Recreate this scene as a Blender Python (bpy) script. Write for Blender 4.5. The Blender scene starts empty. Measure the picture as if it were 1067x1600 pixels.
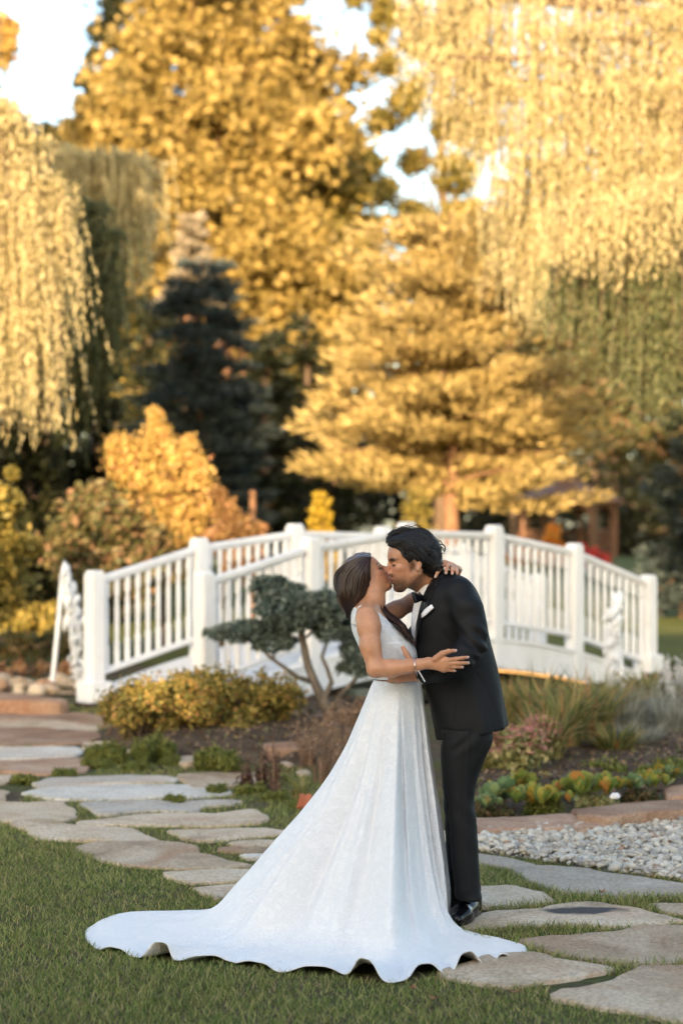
import bpy, bmesh, math, random
import numpy as np
from mathutils import Vector, Matrix, noise as mnoise
from mathutils.bvhtree import BVHTree

C = bpy.context.scene.collection
scn = bpy.context.scene
F = 3186.0            # focal length in photograph pixels
CAMZ = 1.653
# ------------------------------------------------------------------ camera
cam_d = bpy.data.cameras.new("camera")
cam = bpy.data.objects.new("camera", cam_d); C.objects.link(cam)
cam.location = (0, 0, CAMZ); cam.rotation_euler = (math.radians(90), 0, 0)
cam_d.sensor_fit = 'AUTO'; cam_d.sensor_width = 36.0
cam_d.lens = 36.0 * F / 1600.0
cam_d.shift_y = 60.0 / 1600.0
cam_d.clip_start = 0.1; cam_d.clip_end = 5000
cam_d.dof.use_dof = True; cam_d.dof.focus_distance = 8.95; cam_d.dof.aperture_fstop = 1.75
scn.camera = cam
# ------------------------------------------------------------------ light
SUN_AZ, SUN_EL = math.radians(12), math.radians(14)
w = bpy.data.worlds.new("World"); scn.world = w; w.use_nodes = True
nt = w.node_tree; bg = nt.nodes["Background"]
sky = nt.nodes.new("ShaderNodeTexSky"); sky.sky_type = 'NISHITA'; sky.sun_disc = False
sky.sun_elevation = SUN_EL; sky.sun_rotation = math.pi + SUN_AZ
sky.air_density = 1.0; sky.dust_density = 2.5; sky.ozone_density = 1.0
nt.links.new(sky.outputs[0], bg.inputs[0]); bg.inputs[1].default_value = 0.15
sl = bpy.data.lights.new("sun", 'SUN'); sun = bpy.data.objects.new("sun", sl); C.objects.link(sun)
sl.energy = 5.0; sl.angle = math.radians(0.5); sl.color = (1.0, 0.74, 0.47)
sdir = Vector((math.sin(SUN_AZ)*math.cos(SUN_EL), math.cos(SUN_AZ)*math.cos(SUN_EL), -math.sin(SUN_EL)))
sun.rotation_euler = sdir.to_track_quat('-Z', 'Y').to_euler(); sun.location = (-30, -30, 30)
vs = scn.view_settings
vs.view_transform = 'Standard'; vs.look = 'None'; vs.gamma = 1; vs.use_curve_mapping = False
vs.exposure = 1.95
vs.use_white_balance = True; vs.white_balance_temperature = 6850; vs.white_balance_tint = 8

# ------------------------------------------------------------------ helpers
R = random.Random(7)
NR = np.random.RandomState(11)

def ground_z(x, y):
    yy = np.minimum(np.asarray(y, float), 70.0)
    return 0.0229 * (yy - 9.0)

def W(px, py, Y):
    return Vector(((px - 533.5) * Y / F, Y, CAMZ - (py - 860.0) * Y / F))

def G(px, py, dz=0.0):
    """pixel -> point on the sloping ground"""
    Y = (CAMZ + 0.0229 * 9 - dz) / ((py - 860.0) / F + 0.0229)
    return Vector(((px - 533.5) * Y / F, Y, 0.0229 * (Y - 9) + dz))

def tag(o, label=None, cat=None, group=None, kind=None):
    if label: o['label'] = label
    if cat: o['category'] = cat
    if group: o['group'] = group
    if kind: o['kind'] = kind
    return o

def empty(name, loc, label=None, cat=None, group=None):
    o = bpy.data.objects.new(name, None); C.objects.link(o); o.location = loc
    o.empty_display_size = 0.1
    return tag(o, label, cat, group)

def link(name, me, mat=None, parent=None):
    o = bpy.data.objects.new(name, me); C.objects.link(o)
    if mat is not None:
        me.materials.clear(); me.materials.append(mat)
    if parent is not None:
        o.parent = parent
        pl = parent.matrix_basis.copy()
        if parent.parent is not None: pl = parent.parent.matrix_basis @ pl
        # meshes are given in world coordinates
        me.transform(pl.inverted())
    return o

def mesh_np(name, V, Fq, smooth=False):
    """fast mesh from numpy; Fq (N,k) constant face size"""
    V = np.asarray(V, np.float32); Fq = np.asarray(Fq, np.int32)
    me = bpy.data.meshes.new(name)
    me.vertices.add(len(V)); me.vertices.foreach_set("co", V.ravel())
    n, k = Fq.shape
    me.loops.add(n*k); me.loops.foreach_set("vertex_index", Fq.ravel())
    me.polygons.add(n)
    me.polygons.foreach_set("loop_start", np.arange(0, n*k, k, dtype=np.int32))
    if smooth: me.polygons.foreach_set("use_smooth", np.ones(n, bool))
    me.update(calc_edges=True); me.validate()
    return me

def mesh_py(name, verts, faces, smooth=False):
    me = bpy.data.meshes.new(name); me.from_pydata([tuple(v) for v in verts], [], faces); me.update()
    if smooth:
        me.polygons.foreach_set("use_smooth", np.ones(len(me.polygons), bool))
    return me

class MB:
    """collects simple shapes into one mesh (world coordinates)"""
    def __init__(s): s.v = []; s.f = []
    def add(s, v, f):
        o = len(s.v); s.v += [Vector(a) for a in v]; s.f += [tuple(i+o for i in q) for q in f]
    def box(s, c, h, ax=None, taper=1.0):
        c = Vector(c); ax = ax or (Vector((1,0,0)), Vector((0,1,0)), Vector((0,0,1)))
        vs = []
        for k in (-1, 1):
            t = taper if k > 0 else 1.0
            for (i, j) in ((-1,-1),(1,-1),(1,1),(-1,1)):
                vs.append(c + ax[0]*h[0]*i*t + ax[1]*h[1]*j*t + ax[2]*h[2]*k)
        s.add(vs, [(3,2,1,0),(4,5,6,7),(0,1,5,4),(1,2,6,5),(2,3,7,6),(3,0,4,7)])
    def tube(s, pts, rad, n=8, caps=True):
        pts = [Vector(p) for p in pts]
        if not hasattr(rad, '__len__'): rad = [rad]*len(pts)
        vs = []; up = Vector((0.13, 0.21, 0.97)); prev = None
        for i, p in enumerate(pts):
            t = (pts[min(i+1, len(pts)-1)] - pts[max(i-1, 0)]).normalized()
            if prev is None:
                a = t.cross(up)
                if a.length < 0.2: a = t.cross(Vector((1, 0, 0)))
            else:
                a = prev - t*prev.dot(t)
            a.normalize(); prev = a; b = t.cross(a)
            for k in range(n):
                an = 2*math.pi*k/n
                vs.append(p + (a*math.cos(an) + b*math.sin(an))*rad[i])
        fs = []
        for i in range(len(pts)-1):
            for k in range(n):
                k2 = (k+1) % n
                fs.append((i*n+k, i*n+k2, (i+1)*n+k2, (i+1)*n+k))
        if caps:
            fs.append(tuple(reversed(range(n)))); fs.append(tuple((len(pts)-1)*n+k for k in range(n)))
        s.add(vs, fs)
    def lathe(s, base, prof, n=12, up=Vector((0,0,1))):
        s.tube([Vector(base) + up*z for z, r in prof], [r for z, r in prof], n)
    def mesh(s, name, smooth=False, bevel=0.0, seg=1):
        me = mesh_py(name, s.v, s.f, smooth)
        if bevel:
            bm = bmesh.new(); bm.from_mesh(me)
            bmesh.ops.bevel(bm, geom=[e for e in bm.edges if len(e.link_faces) == 2 and e.calc_face_angle(0) > 0.6],
                            offset=bevel, segments=seg, affect='EDGES', clamp_overlap=True)
            bm.to_mesh(me); bm.free()
        return me
    def build(s, name, mat, parent=None, smooth=False, bevel=0.0, seg=1):
        return link(name, s.mesh(name, smooth, bevel, seg), mat, parent)

def set_col(me, cols, name="col"):
    a = me.color_attributes.new(name, 'FLOAT_COLOR', 'POINT')
    c = np.ones((len(me.vertices), 4), np.float32); c[:, :3] = cols
    a.data.foreach_set("color", c.ravel())

# ------------------------------------------------------------------ materials
class NT:
    def __init__(s, name):
        s.m = bpy.data.materials.new(name); s.m.use_nodes = True
        s.t = s.m.node_tree; s.bsdf = s.t.nodes["Principled BSDF"]; s.out = s.t.nodes["Material Output"]
    def n(s, typ, **kw):
        nd = s.t.nodes.new(typ)
        for k, v in kw.items():
            if k.startswith("_"): setattr(nd, k[1:], v)
            else: nd.inputs[k.replace("__", " ")].default_value = v
        return nd
    def l(s, a, b): s.t.links.new(a, b)
    def ramp(s, fac, stops, interp='LINEAR'):
        r = s.t.nodes.new("ShaderNodeValToRGB"); r.color_ramp.interpolation = interp
        el = r.color_ramp.elements
        while len(el) < len(stops): el.new(0.5)
        for e, (p, c) in zip(el, stops):
            e.position = p; e.color = (*c, 1)
        s.l(fac, r.inputs[0]); return r.outputs[0]
    def pos(s, scale=(1,1,1)):
        g = s.t.nodes.new("ShaderNodeNewGeometry")
        m = s.t.nodes.new("ShaderNodeMapping"); m.inputs["Scale"].default_value = scale
        s.l(g.outputs["Position"], m.inputs[0]); return m.outputs[0]
    def noise(s, vec, scale, detail=4, rough=0.55, dist=0.0):
        nd = s.n("ShaderNodeTexNoise", Scale=scale, Detail=detail, Roughness=rough, Distortion=dist)
        s.l(vec, nd.inputs["Vector"]); return nd.outputs["Fac"]
    def bump(s, h, strength=0.3, dist=0.01, prev=None):
        b = s.n("ShaderNodeBump", Strength=strength, Distance=dist); s.l(h, b.inputs["Height"])
        if prev: s.l(prev, b.inputs["Normal"])
        return b.outputs[0]
    def mix(s, fac, a, b, mode='MIX'):
        m = s.t.nodes.new("ShaderNodeMix"); m.data_type = 'RGBA'; m.blend_type = mode
        for sock, v in ((m.inputs[0], fac), (m.inputs[6], a), (m.inputs[7], b)):
            if hasattr(v, 'is_output'): s.l(v, sock)
            elif hasattr(v, '__len__'): sock.default_value = (*v, 1)
            else: sock.default_value = v
        return m.outputs[2]

def mat_noise(name, stops, scale=4, rough=0.8, bump=0.3, bscale=30, bdist=0.01, spec=0.3, detail=5, stretch=(1,1,1)):
    m = NT(name); p = m.pos(stretch)
    m.l(m.ramp(m.noise(p, scale, detail, 0.6), stops), m.bsdf.inputs["Base Color"])
    m.bsdf.inputs["Roughness"].default_value = rough
    m.bsdf.inputs["Specular IOR Level"].default_value = spec
    if bump: m.l(m.bump(m.noise(p, bscale, 5, 0.65), bump, bdist), m.bsdf.inputs["Normal"])
    return m.m

def mat_leaf(name, stops, trans=0.35, rough=0.55, spec=0.25):
    m = NT(name)
    g = m.t.nodes.new("ShaderNodeNewGeometry")
    col = m.ramp(g.outputs["Random Per Island"], stops)
    m.l(col, m.bsdf.inputs["Base Color"]); m.bsdf.inputs["Roughness"].default_value = rough
    m.bsdf.inputs["Specular IOR Level"].default_value = spec
    if trans:
        tr = m.t.nodes.new("ShaderNodeBsdfTranslucent"); m.l(col, tr.inputs[0])
        mx = m.t.nodes.new("ShaderNodeMixShader"); mx.inputs[0].default_value = trans
        m.l(m.bsdf.outputs[0], mx.inputs[1]); m.l(tr.outputs[0], mx.inputs[2]); m.l(mx.outputs[0], m.out.inputs[0])
    return m.m

M = {}
M['bark'] = mat_noise("bark", [(0.3, (.045,.03,.02)), (0.7, (.16,.11,.075))], 6, .9, .6, 25, .03, .1, stretch=(3,3,.6))
M['bark_red'] = mat_noise("bark_red", [(0.3, (.09,.045,.025)), (0.7, (.26,.15,.09))], 6, .9, .6, 25, .03, .1, stretch=(3,3,.6))
M['bark_grey'] = mat_noise("bark_grey", [(0.3, (.07,.058,.048)), (0.7, (.2,.17,.14))], 18, .9, .7, 60, .008, .1, stretch=(1.5,1.5,.7))
M['soil'] = mat_noise("soil", [(0.3, (.045,.03,.02)), (0.7, (.12,.085,.058))], 7, .95, .8, 40, .02, .1)
def m_paint():
    m = NT("white_paint"); p = m.pos((1, 1, .35))
    c = m.ramp(m.noise(p, 2.2, 6, .62), [(.3, (.62,.615,.60)), (.55, (.71,.71,.71)), (.8, (.75,.75,.75))])
    g = m.ramp(m.noise(p, 14, 5, .7), [(.25, (.86,.84,.80)), (.45, (1,1,1))])
    m.l(m.mix(1.0, c, g, 'MULTIPLY'), m.bsdf.inputs["Base Color"]); m.bsdf.inputs["Roughness"].default_value = .48
    m.l(m.bump(m.noise(m.pos((1, 1, .08)), 60, 4, .6), .12, .002), m.bsdf.inputs["Normal"])
    return m.m
M['white_paint'] = m_paint()
M['wood'] = mat_noise("wood", [(0.3, (.085,.042,.024)), (0.7, (.16,.082,.046))], 5, .6, .3, 30, .01, .2, stretch=(4,4,.6))
# ------------------------------------------------------------------ leaf helpers
def unit(n, rs):
    v = rs.normal(size=(n, 3)); return v / np.linalg.norm(v, axis=1)[:, None]

def leaf_arrays(P, size, aspect=1.7, axis=None, jitter=1.0, rs=NR, nrm=None):
    n = len(P); size = np.broadcast_to(np.asarray(size, float), (n,))
    a = unit(n, rs)*jitter
    if axis is not None: a = a + axis
    a /= np.linalg.norm(a, axis=1)[:, None] + 1e-9
    r = unit(n, rs) if nrm is None else nrm + 0.45*unit(n, rs)
    b = np.cross(a, r); b /= np.linalg.norm(b, axis=1)[:, None] + 1e-9
    nn = np.cross(a, b)
    L = (size*aspect*0.5)[:, None]; Wd = (size*0.5)[:, None]
    V = np.empty((n, 4, 3)); V[:, 0] = P - a*L; V[:, 1] = P + b*Wd - a*L*.1 + nn*Wd*.25; V[:, 2] = P + a*L; V[:, 3] = P - b*Wd - a*L*.1 + nn*Wd*.25
    return V.reshape(-1, 3), np.arange(n*4).reshape(-1, 4)

def leaf_obj(name, P, size, mat, parent, **kw):
    V, Q = leaf_arrays(P, size, **kw)
    return link(name, mesh_np(name, V, Q), mat, parent)

def clump_pts(centers, radii, n_per, rs=NR, shell=0.55):
    """points in ellipsoidal clumps; radii (N,3)"""
    centers = np.asarray(centers, float); radii = np.asarray(radii, float)
    if radii.ndim == 1: radii = np.repeat(radii[:, None], 3, 1)
    n = len(centers)
    n_per = np.broadcast_to(np.asarray(n_per, int), (n,))
    idx = np.repeat(np.arange(n), n_per)
    d = unit(len(idx), rs)
    r = shell + (1 - shell)*rs.rand(len(idx))**0.7
    r *= np.where(rs.rand(len(idx)) < .12, 1.12, 1.0)
    return centers[idx] + d*r[:, None]*radii[idx], d

def in_poly(x, y, poly):
    x = np.asarray(x); y = np.asarray(y); inside = np.zeros(x.shape, bool)
    n = len(poly); j = n-1
    for i in range(n):
        xi, yi = poly[i][0], poly[i][1]; xj, yj = poly[j][0], poly[j][1]
        c = ((yi > y) != (yj > y)) & (x < (xj-xi)*(y-yi)/((yj-yi) or 1e-9) + xi)
        inside ^= c; j = i
    return inside
# ================================================================== GROUND
def m_ground():
    m = NT("ground_soil"); p = m.pos()
    soil = m.ramp(m.noise(p, 9, 6, .65), [(.3, (.05,.037,.025)), (.7, (.14,.105,.072))])
    moss = m.ramp(m.noise(p, 30, 4, .6), [(.3, (.045,.058,.02)), (.7, (.12,.125,.05))])
    f = m.ramp(m.noise(p, 2.3, 5, .6), [(.42, (0,0,0)), (.58, (1,1,1))])
    m.l(m.mix(f, soil, moss), m.bsdf.inputs["Base Color"])
    m.bsdf.inputs["Roughness"].default_value = .95; m.bsdf.inputs["Specular IOR Level"].default_value = .1
    m.l(m.bump(m.noise(p, 45, 5, .7), .9, .02), m.bsdf.inputs["Normal"])
    return m.m
M['ground'] = m_ground()
M['lawn'] = mat_noise("lawn_far", [(.3, (.06,.075,.02)), (.7, (.12,.125,.04))], 3, .9, .6, 25, .04, .1)
xs = np.array([-900,-300,-120,-60,-30,-15,-8,-4,-2,-1,0,1,2,4,8,15,30,60,120,300,900.])
ys = np.array([-300,-100,-40,-15,-5,0,3,5,7,8,9,10,12,14,16,18,20,23,27,32,40,50,60,70,90,140,300,900,3000.])
XX, YY = np.meshgrid(xs, ys)
V = np.stack([XX, YY, ground_z(XX, YY)], -1).reshape(-1, 3)
nx = len(xs)
Q = [(j*nx+i, j*nx+i+1, (j+1)*nx+i+1, (j+1)*nx+i) for j in range(len(ys)-1) for i in range(nx-1)]
ground = tag(link("ground", mesh_np("ground", V, Q), M['ground']), kind='structure')
ys2 = np.array([23.5, 27, 32, 40, 50, 60, 70, 85.]); xs2 = np.linspace(-30, 30, 13)
XX, YY = np.meshgrid(xs2, ys2); nx = len(xs2)
V = np.stack([XX, YY, ground_z(XX, YY)+.012], -1).reshape(-1, 3)
Q = [(j*nx+i, j*nx+i+1, (j+1)*nx+i+1, (j+1)*nx+i) for j in range(len(ys2)-1) for i in range(nx-1)]
tag(link("back_lawn", mesh_np("back_lawn", V, Q), M['lawn']), kind='structure')

# pond that the bridge spans
mw = NT("pond_water"); mw.bsdf.inputs["Base Color"].default_value = (.02,.026,.02,1)
mw.bsdf.inputs["Roughness"].default_value = .06
mw.l(mw.bump(mw.noise(mw.pos((1,1,1)), 5, 3), .25, .02), mw.bsdf.inputs["Normal"])
pp = [(-5.2,20.2),(-4,19.7),(-2.9,19.6),(-2.4,19.7),(-1.0,19.0),(.4,18.6),(1.6,19.4),(2.4,20.6),(3.0,22.2),(2.2,23.2),(.5,22.9),(-1.5,22.6),(-3.6,22.4),(-5.4,21.8)]
tag(link("pond_water", mesh_py("pond_water", [(x, y, float(ground_z(x, 20.5))+.0) for x, y in pp], [tuple(range(len(pp)))]), mw.m), kind='structure')

# ================================================================== STONES
def m_stone(name, cols, tint):
    m = NT(name)
    oi = m.t.nodes.new("ShaderNodeObjectInfo")
    p0 = m.pos()
    off = m.n("ShaderNodeVectorMath", _operation='SCALE'); 
    cx = m.t.nodes.new("ShaderNodeCombineXYZ"); m.l(oi.outputs["Random"], cx.inputs[0]); m.l(oi.outputs["Random"], cx.inputs[1])
    off.inputs["Scale"].default_value = 40; m.l(cx.outputs[0], off.inputs[0])
    ad = m.n("ShaderNodeVectorMath", _operation='ADD'); m.l(p0, ad.inputs[0]); m.l(off.outputs[0], ad.inputs[1])
    v = ad.outputs[0]
    base = m.ramp(m.noise(v, 2.2, 6, .62, .6), cols)
    rust = m.ramp(m.noise(v, 1.1, 5, .65, 1.0), [(.5, (0,0,0)), (.72, (.8,.8,.8))])
    c1 = m.mix(rust, base, tint)
    spk = m.ramp(m.noise(v, 55, 4, .7), [(.28, (.5,.5,.5)), (.5, (.95,.95,.95)), (.72, (1.22,1.22,1.22))])
    c2 = m.mix(1.0, c1, spk, 'MULTIPLY')
    per = m.ramp(oi.outputs["Random"], [(0, (.78,.74,.7)), (.5, (1,.98,.95)), (1, (1.12,1.12,1.12))])
    c3 = m.mix(1.0, c2, per, 'MULTIPLY')
    m.l(c3, m.bsdf.inputs["Base Color"]); m.bsdf.inputs["Roughness"].default_value = .82
    m.bsdf.inputs["Specular IOR Level"].default_value = .25
    b1 = m.bump(m.noise(v, 3.5, 5, .6, .4), .5, .03)
    m.l(m.bump(m.noise(v, 70, 5, .7), .5, .004, b1), m.bsdf.inputs["Normal"])
    return m.m
M['flag'] = m_stone("flagstone", [(.28, (.25,.18,.12)), (.48, (.47,.37,.265)), (.72, (.6,.51,.40))], (.38,.215,.125))
M['flag_pale'] = m_stone("pale_flagstone", [(.28, (.4,.375,.33)), (.5, (.56,.525,.475)), (.72, (.65,.62,.57))], (.48,.37,.28))
M['flag_red'] = m_stone("red_sandstone", [(.28, (.21,.12,.075)), (.5, (.36,.23,.155)), (.72, (.47,.36,.27))], (.28,.125,.065))
# one stone has a dark weather stain
def m_stain():
    m = M['flag'].copy(); m.name = "stained_flagstone"; t = m.node_tree
    b = t.nodes["Principled BSDF"]; src = b.inputs["Base Color"].links[0].from_socket
    c = G(910, 1428)
    g = t.nodes.new("ShaderNodeNewGeometry"); mp = t.nodes.new("ShaderNodeMapping")
    sb = t.nodes.new("ShaderNodeVectorMath"); sb.operation = 'SUBTRACT'; sb.inputs[1].default_value = c
    t.links.new(g.outputs["Position"], sb.inputs[0]); mp.inputs["Scale"].default_value = (2.9, 6.0, 0)
    t.links.new(sb.outputs[0], mp.inputs[0])
    ns = t.nodes.new("ShaderNodeTexNoise"); ns.inputs["Scale"].default_value = 9; ns.inputs["Detail"].default_value = 6
    t.links.new(g.outputs["Position"], ns.inputs[0])
    ln = t.nodes.new("ShaderNodeVectorMath"); ln.operation = 'LENGTH'; t.links.new(mp.outputs[0], ln.inputs[0])
    ma = t.nodes.new("ShaderNodeMath"); ma.operation = 'MULTIPLY_ADD'; ma.inputs[1].default_value = .8
    t.links.new(ns.outputs[0], ma.inputs[0]); t.links.new(ln.outputs["Value"], ma.inputs[2])
    rp = t.nodes.new("ShaderNodeValToRGB"); e = rp.color_ramp.elements
    e[0].position = .75; e[0].color = (1,1,1,1); e[1].position = 1.0; e[1].color = (0,0,0,1)
    t.links.new(ma.outputs[0], rp.inputs[0])
    mx = t.nodes.new("ShaderNodeMix"); mx.data_type = 'RGBA'
    t.links.new(rp.outputs[0], mx.inputs[0]); t.links.new(src, mx.inputs[6]); mx.inputs[7].default_value = (.055,.052,.055,1)
    t.links.new(mx.outputs[2], b.inputs["Base Color"])
    return m
M['flag_stain'] = m_stain()

def smooth_poly(pts, it=2, jit=0.0, rr=R, cut=.22):
    for _ in range(it):
        out = []
        for i in range(len(pts)):
            a, b = pts[i], pts[(i+1) % len(pts)]
            out += [a.lerp(b, cut), a.lerp(b, 1-cut)]
        pts = out
    if jit:
        pts = [p + Vector((rr.uniform(-jit, jit), rr.uniform(-jit, jit), 0)) for p in pts]
    return pts

stone_polys = []      # world xy of every stone, for keeping grass out
def slab(name, pts, top, thick, mat, parent, jit=.008, bumpy=.010, it=2, grow=1.0):
    """a broken slab: outline in world, slightly bulging uneven top, rough rim"""
    pts = [Vector((p.x, p.y, 0)) for p in pts]; c0 = sum(pts, Vector())/len(pts); pts = [c0+(p-c0)*grow for p in pts]
    pts = smooth_poly(pts, it, jit, R, .13 if it == 1 else .22)
    for _ in range(2):      # broken, wavy rim
        pts = [q for i in range(len(pts)) for q in ((pts[i], pts[i].lerp(pts[(i+1) % len(pts)], .5)) if (pts[i]-pts[(i+1) % len(pts)]).length > .05 else (pts[i],))]
    pts = [p + Vector((mnoise.noise(p*5.0+Vector((0, 0, 3))), mnoise.noise(p*5.0+Vector((9, 0, 3))), 0))*.028 + Vector((mnoise.noise(p*17.0), mnoise.noise(p*17.0+Vector((9, 0, 3))), 0))*.012 for p in pts]
    a = sum((pts[i].x*pts[(i+1) % len(pts)].y - pts[(i+1) % len(pts)].x*pts[i].y) for i in range(len(pts)))
    if a < 0: pts.reverse()
    stone_polys.append([(p.x, p.y) for p in pts])
    c = sum(pts, Vector())/len(pts); n = len(pts); V = []; Fc = []
    seed = R.uniform(0, 100)
    def hz(p, k): 
        return float(ground_z(p.x, p.y)) + top*k + bumpy*mnoise.noise(Vector((p.x*2.2+seed, p.y*2.2, 0))) 
    prof = [(1.0, None), (1.0, .72), (.975, .95), (.93, 1.0), (.6, 1.03), (.28, 1.05)]
    for s, k in prof:
        for p in pts:
            q = c + (p-c)*s
            if k is None: z = float(ground_z(q.x, q.y)) - thick
            else: z = hz(q, k) + (mnoise.noise(Vector((q.x*9+seed, q.y*9, k)))*.004)
            V.append((q.x, q.y, z))
    m = len(prof)
    for j in range(m-1):
        for i in range(n): Fc.append((j*n+i, j*n+(i+1) % n, (j+1)*n+(i+1) % n, (j+1)*n+i))
    V.append((c.x, c.y, hz(c, 1.05))); 
    for i in range(n): Fc.append(((m-1)*n+i, (m-1)*n+(i+1) % n, len(V)-1))
    return link(name, mesh_py(name, V, Fc, True), mat, parent)

path = tag(empty("stone_path", (0, 9, 0)), kind='structure')
FL = [  # (outline in photograph pixels, material)
 ([(0,1113),(100,1112),(160,1117),(188,1128),(160,1135),(90,1126),(0,1124)], 'flag_red'),
 ([(-10,1127),(60,1125),(140,1128),(148,1139),(100,1141),(-10,1135)], 'flag'),
 ([(-10,1137),(90,1138),(150,1145),(152,1152),(120,1160),(60,1163),(-10,1163)], 'flag_red'),
 ([(-10,1166),(60,1167),(118,1168),(122,1174),(110,1180),(50,1184),(-10,1185)], 'flag_pale'),
 ([(-10,1189),(60,1186),(125,1184),(141,1195),(125,1205),(70,1208),(-10,1203)], 'flag_red'),
 ([(-10,1211),(24,1210),(15,1222),(-10,1224)], 'flag'),
 ([(-10,1234),(14,1237),(8,1248),(-10,1250)], 'flag'),
 ([(58,1224),(90,1214),(190,1210),(255,1214),(271,1217),(262,1221),(180,1223),(120,1226),(70,1231)], 'flag_pale'),
 ([(50,1238),(85,1229),(150,1226),(200,1224),(285,1226),(300,1231),(345,1231),(348,1239),(310,1243),(240,1246),(170,1247),(95,1247)], 'flag_pale'),
 ([(-10,1253),(40,1254),(95,1251),(108,1262),(117,1272),(100,1281),(60,1284),(-10,1280)], 'flag'),
 ([(138,1254),(190,1251),(250,1251),(330,1251),(367,1252),(362,1257),(310,1259),(300,1267),(240,1266),(170,1273)], 'flag_pale'),
 ([(138,1283),(180,1278),(250,1272),(330,1271),(360,1268),(382,1264),(400,1271),(412,1278),(400,1285),(330,1289),(240,1287),(180,1289),(142,1290)], 'flag'),
 ([(22,1286),(60,1287),(120,1290),(200,1293),(225,1305),(240,1314),(180,1314),(130,1312),(75,1309),(50,1297)], 'flag'),
 ([(265,1297),(340,1294),(400,1293),(447,1297),(440,1303),(400,1305),(330,1312),(290,1309)], 'flag'),
 ([(355,1315),(400,1311),(440,1314),(434,1321),(385,1321)], 'flag'),
 ([(345,1324),(380,1323),(424,1326),(418,1331),(380,1331),(350,1328)], 'flag'),
 ([(375,1335),(415,1334),(410,1340),(385,1340)], 'flag_pale'),
 ([(125,1322),(160,1317),(240,1316),(300,1321),(318,1333),(345,1342),(385,1350),(360,1354),(260,1353),(200,1350),(165,1341)], 'flag'),
 ([(260,1365),(300,1361),(360,1360),(400,1358),(395,1372),(340,1376),(290,1377)], 'flag'),
 ([(303,1384),(340,1381),(380,1383),(370,1397),(340,1404),(325,1396)], 'flag'),
 ([(130,1160),(180,1158),(212,1162),(205,1172),(140,1170)], 'flag'),
 ([(280,1212),(330,1208),(400,1209),(420,1216),(350,1229),(305,1229)], 'flag'),
 ([(805,1353),(880,1352),(950,1365),(1080,1385),(1080,1396),(960,1397),(880,1393),(840,1378)], 'flag_pale2'),
 ([(720,1388),(800,1385),(850,1395),(862,1406),(820,1411),(755,1415),(715,1412)], 'flag'),
 ([(690,1448),(738,1438),(770,1425),(840,1419),(890,1411),(930,1411),(985,1420),(1040,1433),(1055,1440),(1000,1445),(930,1446),(860,1441),(800,1446),(745,1449)], 'flag_stain'),
 ([(822,1468),(880,1461),(960,1459),(1010,1451),(1080,1450),(1080,1500),(990,1502),(920,1495),(860,1482)], 'flag'),
 ([(690,1520),(760,1492),(830,1490),(880,1500),(945,1507),(955,1513),(900,1523),(840,1532),(790,1538),(730,1528)], 'flag'),
 ([(862,1556),(900,1545),(945,1535),(1000,1512),(1080,1508),(1090,1592),(1000,1580),(930,1568)], 'flag'),
 ([(1015,1412),(1080,1410),(1080,1428),(1040,1424)], 'flag'),
 ([(735,1332),(790,1340),(835,1352),(800,1354),(740,1347)], 'flag_pale2'),
]
M['flag_pale2'] = m_stone("worn_flagstone", [(.28, (.29,.25,.205)), (.5, (.41,.365,.305)), (.72, (.5,.455,.39))], (.36,.27,.2))
for poly, mk in FL:
    slab("flagstone", [G(x, y, .016) for x, y in poly], .018, .05, M[mk], path, .010, .012, 1, 1.11)

# stone edging of the planting beds
edg = tag(empty("bed_edging", (0, 12, 0)), kind='structure')
slab("edging_stone", [G(x, y, .06) for x, y in [(700,1282),(745,1277),(800,1274),(900,1271),(945,1274),(955,1283),(930,1290),(860,1291),(800,1294),(740,1300),(700,1303)]], .06, .05, M['flag_red'], edg, .012, .02, 1)
slab("edging_stone", [G(x, y, .09) for x, y in [(885,1263),(960,1253),(1080,1249),(1085,1265),(1040,1270),(960,1277),(900,1275)]], .09, .05, M['flag_red'], edg, .012, .02, 1)
slab("edging_stone", [G(x, y, .09) for x, y in [(1035,1231),(1085,1225),(1085,1241),(1045,1244)]], .09, .05, M['flag_red'], edg, .012, .02, 1)
slab("edging_stone", [G(x, y, .12) for x, y in [(-60,1083),(0,1084),(60,1086),(98,1092),(106,1096),(90,1099),(0,1095),(-60,1094)]], .13, .05, M['flag_red'], edg, .01, .02, 1)
slab("edging_stone", [G(x, y, .12) for x, y in [(445,1112),(475,1109),(505,1110),(540,1113),(530,1121),(460,1124)]], .12, .05, M['flag_red'], edg, .012, .02, 1)
slab("edging_stone", [G(x, y, .1) for x, y in [(405,1162),(440,1158),(485,1161),(480,1170),(420,1171)]], .1, .05, M['flag_red'], edg, .012, .02, 1)
slab("edging_stone", [G(x, y, .03) for x, y in [(280,1181),(300,1178),(314,1180),(308,1192),(284,1193)]], .03, .05, M['flag'], edg, .008, .015, 1)
slab("edging_stone", [G(x, y, .03) for x, y in [(440,1189),(455,1187),(462,1193),(447,1195)]], .02, .05, M['flag'], edg, .006, .01, 1)
slab("edging_stone", [G(x, y, .03) for x, y in [(462,1202),(480,1199),(486,1206),(468,1208)]], .02, .05, M['flag'], edg, .006, .01, 1)

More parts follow.
